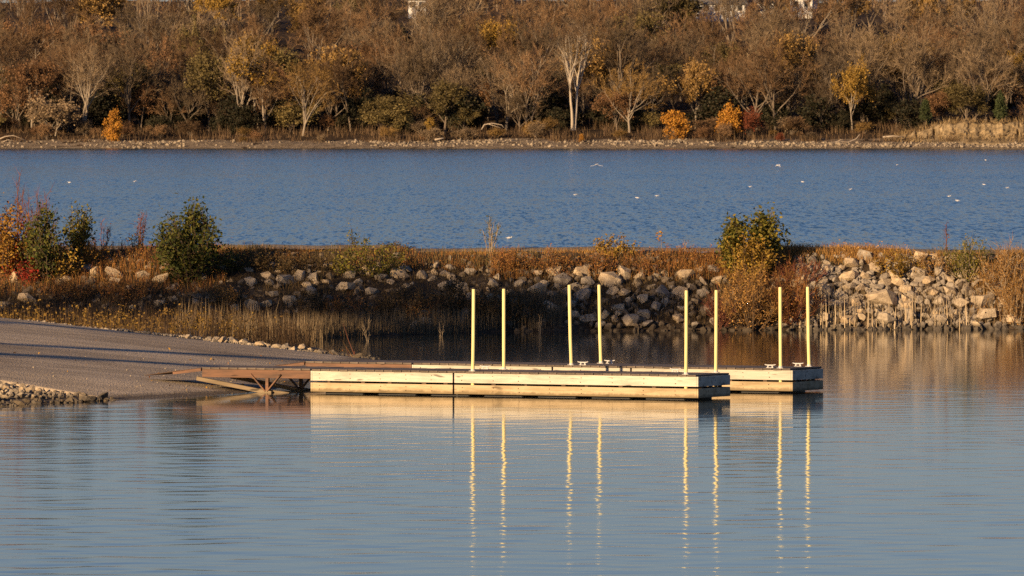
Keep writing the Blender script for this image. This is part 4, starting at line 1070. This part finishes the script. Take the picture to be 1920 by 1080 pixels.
bush('tall_weed', 'single tall weed with a round orange head on the crest', 1240, 474, 438, 10, G_ORG, STP, 1, 26, 0.09, 'tall', Y=242.4, tb=0.92, cat='weed')
bush('tall_weed', 'pale dry weed right of the orange headed one', 1285, 482, 452, 40, G_GBR, STP, 5, 50, 0.05, 'tall', Y=242.0, twigs=50, cat='weed')
bush('willow_sapling', 'left column of the green willow pair at right of centre', 1377, 500, 414, 40, G_YG, ST, 18, 2600, 0.115, 'tall', Y=240.2)
bush('willow_sapling', 'right column of the green willow pair at right of centre', 1430, 505, 408, 58, G_YG, ST, 26, 4200, 0.115, 'tall', Y=240.4)
bush('yellow_bush', 'yellow leaves at the foot of the green willow pair', 1408, 522, 452, 140, G_YEL, ST, 26, 3000, 0.09, Y=239.7)
bush('golden_bush', 'golden brown twiggy bush below the willow pair at the waterline', 1412, 618, 508, 135, G_GBR, ST, 40, 2800, 0.06, twigs=1800)
bush('red_twig_bush', 'red twigged bare bush near the waterline left of the golden one', 1350, 616, 545, 62, G_RTW, STR, 18, 100, 0.05, twigs=700)
bush('red_twig_bush', 'red twigged bare bush on top of the slope right of the willows', 1502, 530, 482, 92, G_RTW, STR, 26, 160, 0.05, twigs=1100)
bush('golden_bush', 'reddish gold twiggy bush between the two right hand pole pairs', 1482, 608, 505, 120, G_RUST, STR, 36, 1500, 0.055, twigs=2400)
bush('yellow_bush', 'yellow leaved bush on the crest above the right hand rocks', 1692, 518, 466, 100, G_YEL, ST, 20, 950, 0.075, twigs=260)
bush('golden_bush', 'golden weeds on the crest right of the yellow leaved bush', 1755, 520, 470, 80, G_GBR, STP, 22, 600, 0.06, twigs=800)
bush('green_gold_bush', 'green and gold rounded bush on the crest near the right edge', 1815, 525, 450, 84, G_YG, STP, 24, 1500, 0.065, twigs=700)
bush('red_sapling', 'thin red sapling on the crest left of the green and gold bush', 1774, 480, 420, 16, G_RTW, STR, 2, 20, 0.06, 'tall', Y=242.6, twigs=30, cat='sapling')
bush('golden_bush', 'tall golden brown bush at the right edge above the rocks', 1888, 560, 460, 110, G_GBR, STP, 34, 1200, 0.055, twigs=2000)
bush('golden_bush', 'golden brown bush at the right edge by the waterline', 1905, 618, 530, 80, G_GBR, STP, 26, 700, 0.055, twigs=1400)
bush('dark_bush', 'dark brown bush at the waterline behind the two left poles', 930, 612, 535, 120, G_DK, ST, 26, 1600, 0.06, twigs=900)
bush('dark_bush', 'dark bush with a few orange leaves left of the left poles', 850, 600, 520, 100, G_DK, ST, 22, 1200, 0.06, twigs=700)
bush('dark_bush', 'dark weedy bush on the shaded slope above the pale square rock', 760, 600, 530, 100, G_DK, ST, 22, 1200, 0.06, twigs=600)
bush('dark_bush', 'dark brush left of the spilling weeds below the crest', 520, 508, 470, 130, G_DK, ST, 24, 1500, 0.06, twigs=500)
bush('dark_bush', 'low dark bush right of the large green bush', 430, 515, 465, 70, G_GREEN, ST, 16, 900, 0.07)
for k_, (px_, base_, top_, w_, mt_, where) in enumerate(((590, 596, 545, 90, G_DK, 'behind the tan reeds'), (655, 604, 552, 100, G_RUST, 'above the dead forked sapling'), (715, 606, 560, 90, G_DK, 'left of the pale square rock'), (805, 612, 560, 90, G_RUST, 'right of the pale square rock'),
                                  (890, 606, 548, 90, G_RUST, 'behind the leftmost pole'), (985, 606, 545, 90, G_DK, 'between the left and middle pole pairs'), (470, 505, 474, 80, G_DK, 'under the gravel track'), (580, 508, 474, 110, G_DK, 'under the gravel track, left of the spilling weeds'),
                                  (230, 570, 520, 110, G_RUST, 'on the left slope below the big green bush'), (120, 565, 525, 110, G_RUST, 'below the leftmost green bush'), (420, 575, 535, 110, G_GBR, 'on the left slope right of the big green bush'))):
    bush('brush', ('dark' if mt_ is G_DK else 'rust brown' if mt_ is G_RUST else 'golden brown') + ' brush clump ' + where, px_, base_, top_, w_, mt_, ST, 20, 700, 0.055, twigs=900, cat='brush', group='brush clumps on the slope')
for px_, base_, top_, lab in ((690, 640, 598, 'pale dead forked sapling standing in the water left of the poles'), (826, 632, 594, 'pale dead sapling with two curved arms at the waterline'), (1012, 626, 590, 'pale Y shaped dead sapling behind the third pole')):
    bush('dead_sapling', lab, px_, base_, top_, 30, G_TAN, STP, 3, 0, 0.05, 'tall', Y=(CAMZ) * FPX / (base_ - HOR), cat='sapling', twigs=10, base_z=0.04)

def blades(name, label, n, sampler, hmin, hmax, w, mat, lean=0.25, leaves=0, leaf=0.06):
    r = np.random.default_rng(len(label) * 13 + n)
    B = np.array([sampler(r) for _ in range(n)])
    h = r.uniform(hmin, hmax, n); a = r.uniform(0, 6.28, n)
    dl = np.stack([np.cos(a), np.sin(a), np.zeros(n)], -1) * (h * np.abs(r.normal(0, lean, n)))[:, None]
    mid = B + dl * 0.35 + np.stack([np.zeros(n), np.zeros(n), h * 0.55], -1); tip = B + dl + np.stack([np.zeros(n), np.zeros(n), h], -1)
    s = np.stack([np.cos(a + 1.3), np.sin(a + 1.3) * 0.5, np.zeros(n)], -1); s /= np.linalg.norm(s, axis=1)[:, None]
    V = np.stack([B - s * w / 2, B + s * w / 2, mid + s * w * 0.4, mid - s * w * 0.4, tip], 1)
    base = np.arange(n)[:, None] * 5
    Fq = base + np.array([[0, 1, 2, 3]]); Ft = base + np.array([[3, 2, 4]])
    Vs = V.reshape(-1, 3); Fs = [Fq, Ft]
    if leaves:
        k = r.integers(0, n, leaves); tt = r.uniform(0.45, 1.05, leaves)[:, None]
        Q = leaf_quads(B[k] + (tip[k] - B[k]) * tt, leaf, r, 0.2, 0.6, 0.05)
        Fs.append(len(Vs) + np.arange(leaves * 4).reshape(-1, 4)); Vs = np.concatenate([Vs, Q.reshape(-1, 3)])
    o = link(name, np_mesh(name, Vs, Fs), None, mat); tag(o, label, 'weeds' if 'weed' in name else 'grass', kind='stuff'); return o

def on_slope(x0, x1, f0, f1):
    def s(r):
        x = r.uniform(x0, x1); f = r.uniform(f0, f1); ys = max(float(Yb(x)), 236.0); y = ys + f * (float(Yc(x)) - ys)
        return (x, y, float(bw_z(np.float64(x), np.float64(y))) - 0.02)
    return s
def clumped(base, seed, s=0.55, thr=0.0):
    def f(r):
        for _ in range(40):
            p = base(r)
            if vnoise(p[0], p[1] * 0.5, s, seed) + r.uniform(-0.5, 0.5) > thr: return p
        return p
    return f
def on_rect(x0, x1, y0, y1, zf):
    def s(r):
        for _ in range(60):
            x, y = r.uniform(x0, x1), r.uniform(y0, y1); z = max(float(bank_z(np.float64(x), np.float64(y))), float(bw_z(np.float64(x), np.float64(y))))
            if z > -0.08 and y > float(Yf(x)) + 1.0: break
        return (x, y, z - 0.02)
    return s
GY = mat_leaf('golden weed', [(0.05, 0.03, 0.015), (0.10, 0.06, 0.028), (0.075, 0.045, 0.022), (0.15, 0.095, 0.045)], 0.1, 0.1)
GYL = mat_leaf('golden weed leaf', [(0.12, 0.07, 0.02), (0.34, 0.20, 0.04), (0.22, 0.13, 0.03), (0.09, 0.05, 0.02), (0.42, 0.27, 0.055)], 0.15, 0.1)
def clumped(base, seed, s=0.55, thr=0.0):
    def f(r):
        for _ in range(40):
            p = base(r)
            if vnoise(p[0], p[1] * 0.5, s, seed) + r.uniform(-0.5, 0.5) > thr: return p
        return p
    return f
shelf = on_rect(-15.5, -5.2, 215.5, 236, None)
blades('weeds', 'brown weed stems on the low shelf behind the ramp', 3600, clumped(shelf, 61), 0.2, 0.75, 0.012, GY, 0.4, 2500, 0.05)
blades('golden_weeds', 'yellow leaved weeds on the low shelf behind the ramp', 420, clumped(on_rect(-15.5, -6.5, 215.5, 228, None), 62, 0.8, 0.1), 0.25, 0.75, 0.010, GYL, 0.35, 3000, 0.07)
blades('reeds', 'dry tan reeds standing at the water behind the ramp', 420, clumped(on_rect(-9.0, -4.4, 222, 231, None), 63, 1.2), 0.4, 0.95, 0.013, G_TAN, 0.22)
def on_edge(x0, x1, d0, d1):
    def s(r):
        x = r.uniform(x0, x1); y = float(Yb(x)) + r.uniform(d0, d1) ** 1.3 if d0 >= 0 else float(Yb(x)) + r.uniform(d0, d1)
        return (x, y, float(bw_z(np.float64(x), np.float64(y))) - 0.03)
    return s
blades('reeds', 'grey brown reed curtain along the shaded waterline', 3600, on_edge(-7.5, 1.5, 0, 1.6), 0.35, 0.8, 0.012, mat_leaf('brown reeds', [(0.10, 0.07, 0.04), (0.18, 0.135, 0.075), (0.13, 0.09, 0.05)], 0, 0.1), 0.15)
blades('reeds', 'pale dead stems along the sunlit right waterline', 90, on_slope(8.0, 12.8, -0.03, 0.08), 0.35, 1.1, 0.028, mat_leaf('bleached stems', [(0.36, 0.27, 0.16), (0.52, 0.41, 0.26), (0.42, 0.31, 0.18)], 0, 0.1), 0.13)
blades('reeds', 'fine pale stems among the right hand rocks', 900, clumped(on_slope(7.0, 15.0, 0.0, 0.45), 76, 1.3, 0.1), 0.2, 0.6, 0.009, G_TAN, 0.3)
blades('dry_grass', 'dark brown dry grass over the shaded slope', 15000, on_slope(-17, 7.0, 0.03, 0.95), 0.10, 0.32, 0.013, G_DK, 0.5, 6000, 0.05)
blades('dry_grass', 'rust coloured grass along the crest edge', 3200, clumped(on_slope(-0.6, 8.2, 0.60, 1.0), 71, 0.9, 0.35), 0.06, 0.36, 0.012, G_RUST, 0.4, 3000, 0.045)
blades('dry_grass', 'olive brown grass in patches along the crest', 3200, clumped(on_slope(-9, 17, 0.76, 1.12), 77, 0.7, 0.3), 0.06, 0.34, 0.012, mat_leaf('olive grass', [(0.07, 0.05, 0.02), (0.14, 0.105, 0.04), (0.22, 0.16, 0.06)], 0, 0.1), 0.45)
blades('dry_grass', 'low rust grass below the gravel track', 2600, clumped(on_slope(-8.5, -0.6, 0.72, 1.0), 73, 1.0, 0.1), 0.06, 0.24, 0.012, G_RUST, 0.4, 900, 0.045)
blades('dry_grass', 'golden grass between the sunlit rocks and along the right crest', 4200, clumped(on_slope(7.5, 17.5, 0.82, 1.1), 74, 1.0, 0.1), 0.06, 0.36, 0.012, G_GBR, 0.4, 1600, 0.05)
blades('dry_grass', 'short golden grass on the crest of the breakwater', 5000, clumped(on_slope(-17, 17.5, 1.0, 1.22), 75, 1.0, 0.1), 0.04, 0.2, 0.012, G_GBR, 0.5)
blades('dry_grass', 'tall brown grass on the right slope near the edge', 1300, on_slope(12.8, 17.5, 0.05, 0.8), 0.2, 0.5, 0.012, G_GBR, 0.4, 600, 0.05)
blades('dry_grass', 'brown grass on the left slope around the green bushes', 5200, on_slope(-17, -8, 0.2, 1.05), 0.15, 0.42, 0.012, G_RUST, 0.4, 2600, 0.055)
bush('weed_clump', 'small dark green clump at the far edge of the ramp', 278, 612, 596, 28, G_GREEN, ST, 8, 260, 0.05, Y=214.0, cat='weed')
bush('weed_clump', 'small rust weed at the tip of the gravel point', 665, 676, 658, 36, G_RUST, STR, 7, 120, 0.04, Y=209.5, cat='weed', twigs=60)
# fallen leaves on the concrete
def fallen():
    r = np.random.default_rng(3); P = []
    while len(P) < 90:
        y = r.uniform(180, 205); x = float(Xw(y)) - abs(r.normal(0, 3.0))
        if y > float(Yn(x)): P.append((x, y, float(ramp_z(np.float64(x), np.float64(y))) + 0.012))
    o = link('fallen_leaves', soup('fallen_leaves', None, leaf_quads(np.array(P), 0.07, r, 0.7)), None, G_ORG); tag(o, 'scattered orange leaves lying on the concrete ramp', 'leaves', kind='stuff')
fallen()

# ------------------------------------------------------------------ gulls
M['gull_white'] = mat_plain('white feathers', (0.82, 0.80, 0.77), 0.8, 0.05, 5)
M['gull_grey'] = mat_plain('grey feathers', (0.50, 0.50, 0.51), 0.8, 0.05, 5)
M['beak'] = mat_plain('yellow beak', (0.6, 0.35, 0.06), 0.5, 0.05, 5)
def gull_meshes():
    b_ = MB(); b_.lathe([(0, 0.004), (0.06, 0.03), (0.2, 0.055), (0.4, 0.075), (0.6, 0.075), (0.78, 0.05), (0.9, 0.036), (1, 0.012)], (-0.24, 0, 0.0), (0.20, 0, 0.03), 10)
    b_.lathe([(0, 0.012), (0.2, 0.036), (0.5, 0.045), (0.8, 0.036), (1, 0.012)], (0.14, 0, 0.06), (0.25, 0, 0.085), 8)
    b_.add([(-0.22, -0.02, 0), (-0.22, 0.02, 0), (-0.36, 0.055, 0.004), (-0.36, -0.055, 0.004), (-0.30, 0, 0.016)], [(0, 1, 4), (1, 2, 4), (2, 3, 4), (3, 0, 4), (3, 2, 1, 0)])
    body = b_.mesh('body', True)
    b_ = MB(); b_.lathe([(0, 0.012), (0.6, 0.009), (1, 0.002)], (0.245, 0, 0.083), (0.31, 0, 0.072), 5); beak = b_.mesh('beak')
    def wing(s, flap):
        P = [(0.10, 0.04, 0.05), (0.13, 0.26, 0.05 + 0.20 * flap), (0.02, 0.62, 0.05 + 0.34 * flap), (-0.06, 0.60, 0.048 + 0.33 * flap), (-0.05, 0.28, 0.047 + 0.2 * flap), (-0.10, 0.05, 0.045)]
        V = [(x, s * y, z) for x, y, z in P] + [(x, s * y, z - 0.012) for x, y, z in P]
        F = [(0, 1, 4, 5), (1, 2, 3, 4), (11, 10, 7, 6), (10, 9, 8, 7)] + [(i, i + 6, (i + 1) % 6 + 6, (i + 1) % 6) for i in range(6)]
        q = MB(); q.add(V, F); return q.mesh('wing')
    def folded(s):
        q = MB(); q.lathe([(0, 0.004), (0.3, 0.02), (0.7, 0.03), (1, 0.01)], (-0.32, s * 0.03, 0.035), (0.10, s * 0.055, 0.03), 6); return q.mesh('wing', True)
    return body, beak, [wing(-1, 1.0), wing(1, 1.0)], [wing(-1, -0.5), wing(1, -0.5)], [folded(-1), folded(1)]
GB, GK, WU, WD, WF = gull_meshes()
def gull(px, py, state, label, rz, above=0.0):
    Y = (CAMZ - (0.05 + above)) * FPX / (py - HOR)
    root = thing('gull', label, 'gull', ((px - 960) / FPX * Y, Y, 0.05 + above), rz, 'gulls over the lake')
    if state == 'f': root.rotation_euler = (0.5, -0.2, rz); root.scale = (1.15,) * 3
    root.scale = (0.56,) * 3 if state == 's' else (1.0,) * 3
    link('body', GB, root, M['gull_white']); link('beak', GK, root, M['beak'])
    for w_ in (WU if state == 'f' else WD if state == 'd' else WF): link('wing', w_, root, M['gull_white'] if state != 's' else M['gull_grey'])
gull(1119, 309, 'd', 'largest white gull flying over the lake below the tall sycamore', 1.2, 1.5)
gull(1459, 310, 'd', 'gull with spread wings just above the far water right of the sycamore', 0.4, 0.5)
gull(1387, 239, 'f', 'gull flying in front of the red shrub on the far shore', 0.4, 5.2) if False else None
for px_, py_, rz_, lab in ((1682, 309, 0.3, 'gull floating far out below the left end of the bluff'), (1848, 300, 2.8, 'farthest floating gull, below the clay bluff'), (1407, 350, 0.2, 'gull floating above the willow pair'),
                           (1505, 341, 2.9, 'small gull floating right of the willow pair'), (1595, 355, 0.3, 'gull floating above the sunlit right hand rocks'), (1845, 346, 2.7, 'upper gull of the two above the green and gold bush'),
                           (1889, 352, 0.4, 'gull floating nearest the right picture edge'), (1780, 368, 0.2, 'left gull of the close pair above the thin red sapling'), (1795, 376, 2.9, 'right gull of the close pair above the thin red sapling'),
                           (1079, 365, 0.3, 'gull floating above the arching vine'), (1195, 371, 2.9, 'gull floating between the two middle pole pairs'), (1232, 367, 0.2, 'small gull floating above the orange headed weed'),
                           (253, 340, 0.4, 'gull floating on the left half of the lake above the large green bush'), (130, 342, 2.8, 'gull floating at the far left of the lake'), (955, 446, 0.2, 'nearest gull, floating just beyond the crest right of the sparse weed')):
    gull(px_, py_, 's', lab, rz_)

# ------------------------------------------------------------------ trees on the left bank, outside the picture (their shade falls on the breakwater and the ramp)
def bank_wood():
    r = np.random.default_rng(9)
    tb, P = [], []
    back = np.array([-LDIR.x, -LDIR.y, -LDIR.z]); back = back / math.hypot(back[0], back[1])
    def tree_for(tx, ty, tz, dist, spread, n, low=0.76):
        top = np.array([tx, ty, tz]) + back * dist; x, y = top[0], top[1]
        g = float(bank_z(np.float64(x), np.float64(min(y, 235.0)))); H = top[2] - g
        tb.append((np.array([[x, y, g - 0.4], [x + 0.1, y, g + H * 0.4], [x, y + 0.1, g + H * 0.9]]), np.array([0.22, 0.16, 0.05]), 0))
        k = 40; c = r.normal(size=(k, 3)); c /= np.linalg.norm(c, axis=1)[:, None]; c *= r.uniform(0.2, 1, (k, 1)) ** 0.4
        zc = g + H * (1 + low) / 2; rz_ = H * (1 - low) / 2
        C = np.stack([x + c[:, 0] * spread, y + c[:, 1] * spread, zc + c[:, 2] * rz_], -1)
        P.append(C[r.integers(0, k, n)] + r.normal(0, 0.3, (n, 3)))
    for X0, tz in ((-14.0, 0.5), (-11.2, 0.5), (-8.8, 1.0), (-6.6, 1.5), (-4.6, 1.5), (-2.4, 1.5), (-0.2, 1.4), (1.8, 1.45), (3.4, 1.35), (5.0, 1.05)):
        tree_for(X0, 239.5, tz, 62 + r.uniform(-6, 6), 1.7, 540)
    for tx, ty, tz, wd in ((-9.0, 199.5, 0.4, 0.35), (-9.2, 192.5, 0.35, 0.5), (-11.0, 211.0, 0.6, 1.0)):
        top = np.array([tx, ty, tz]) + back * 40; g = float(bank_z(np.float64(top[0]), np.float64(min(top[1], 235.0))))
        tb.append((np.array([[top[0], top[1], g - 0.3], [top[0], top[1] + 0.2, g + 4], [top[0] + 0.3, top[1], top[2] + 4]]), np.array([0.22, 0.17, 0.1]), 0))
        n = 1300; zz = r.uniform(0, 1, n); P.append(np.stack([top[0] + r.normal(0, wd * 0.55, n), top[1] + r.normal(0, wd * 0.55, n), g + 1.5 + zz * (top[2] - g + 1.0)], -1)[r.uniform(0, 1, n) < 0.65])
    o = link('woods', soup('woods', None, leaf_quads(np.concatenate(P), 0.32, r, 0, 0.8)), None, G_DK); tag(o, 'trees on the near bank left of the boat ramp', 'wood', kind='stuff')
    link('trunks', tubes_mesh('trunks', tb, [6]), o, M['bark'])['kind'] = 'stuff'
bank_wood()
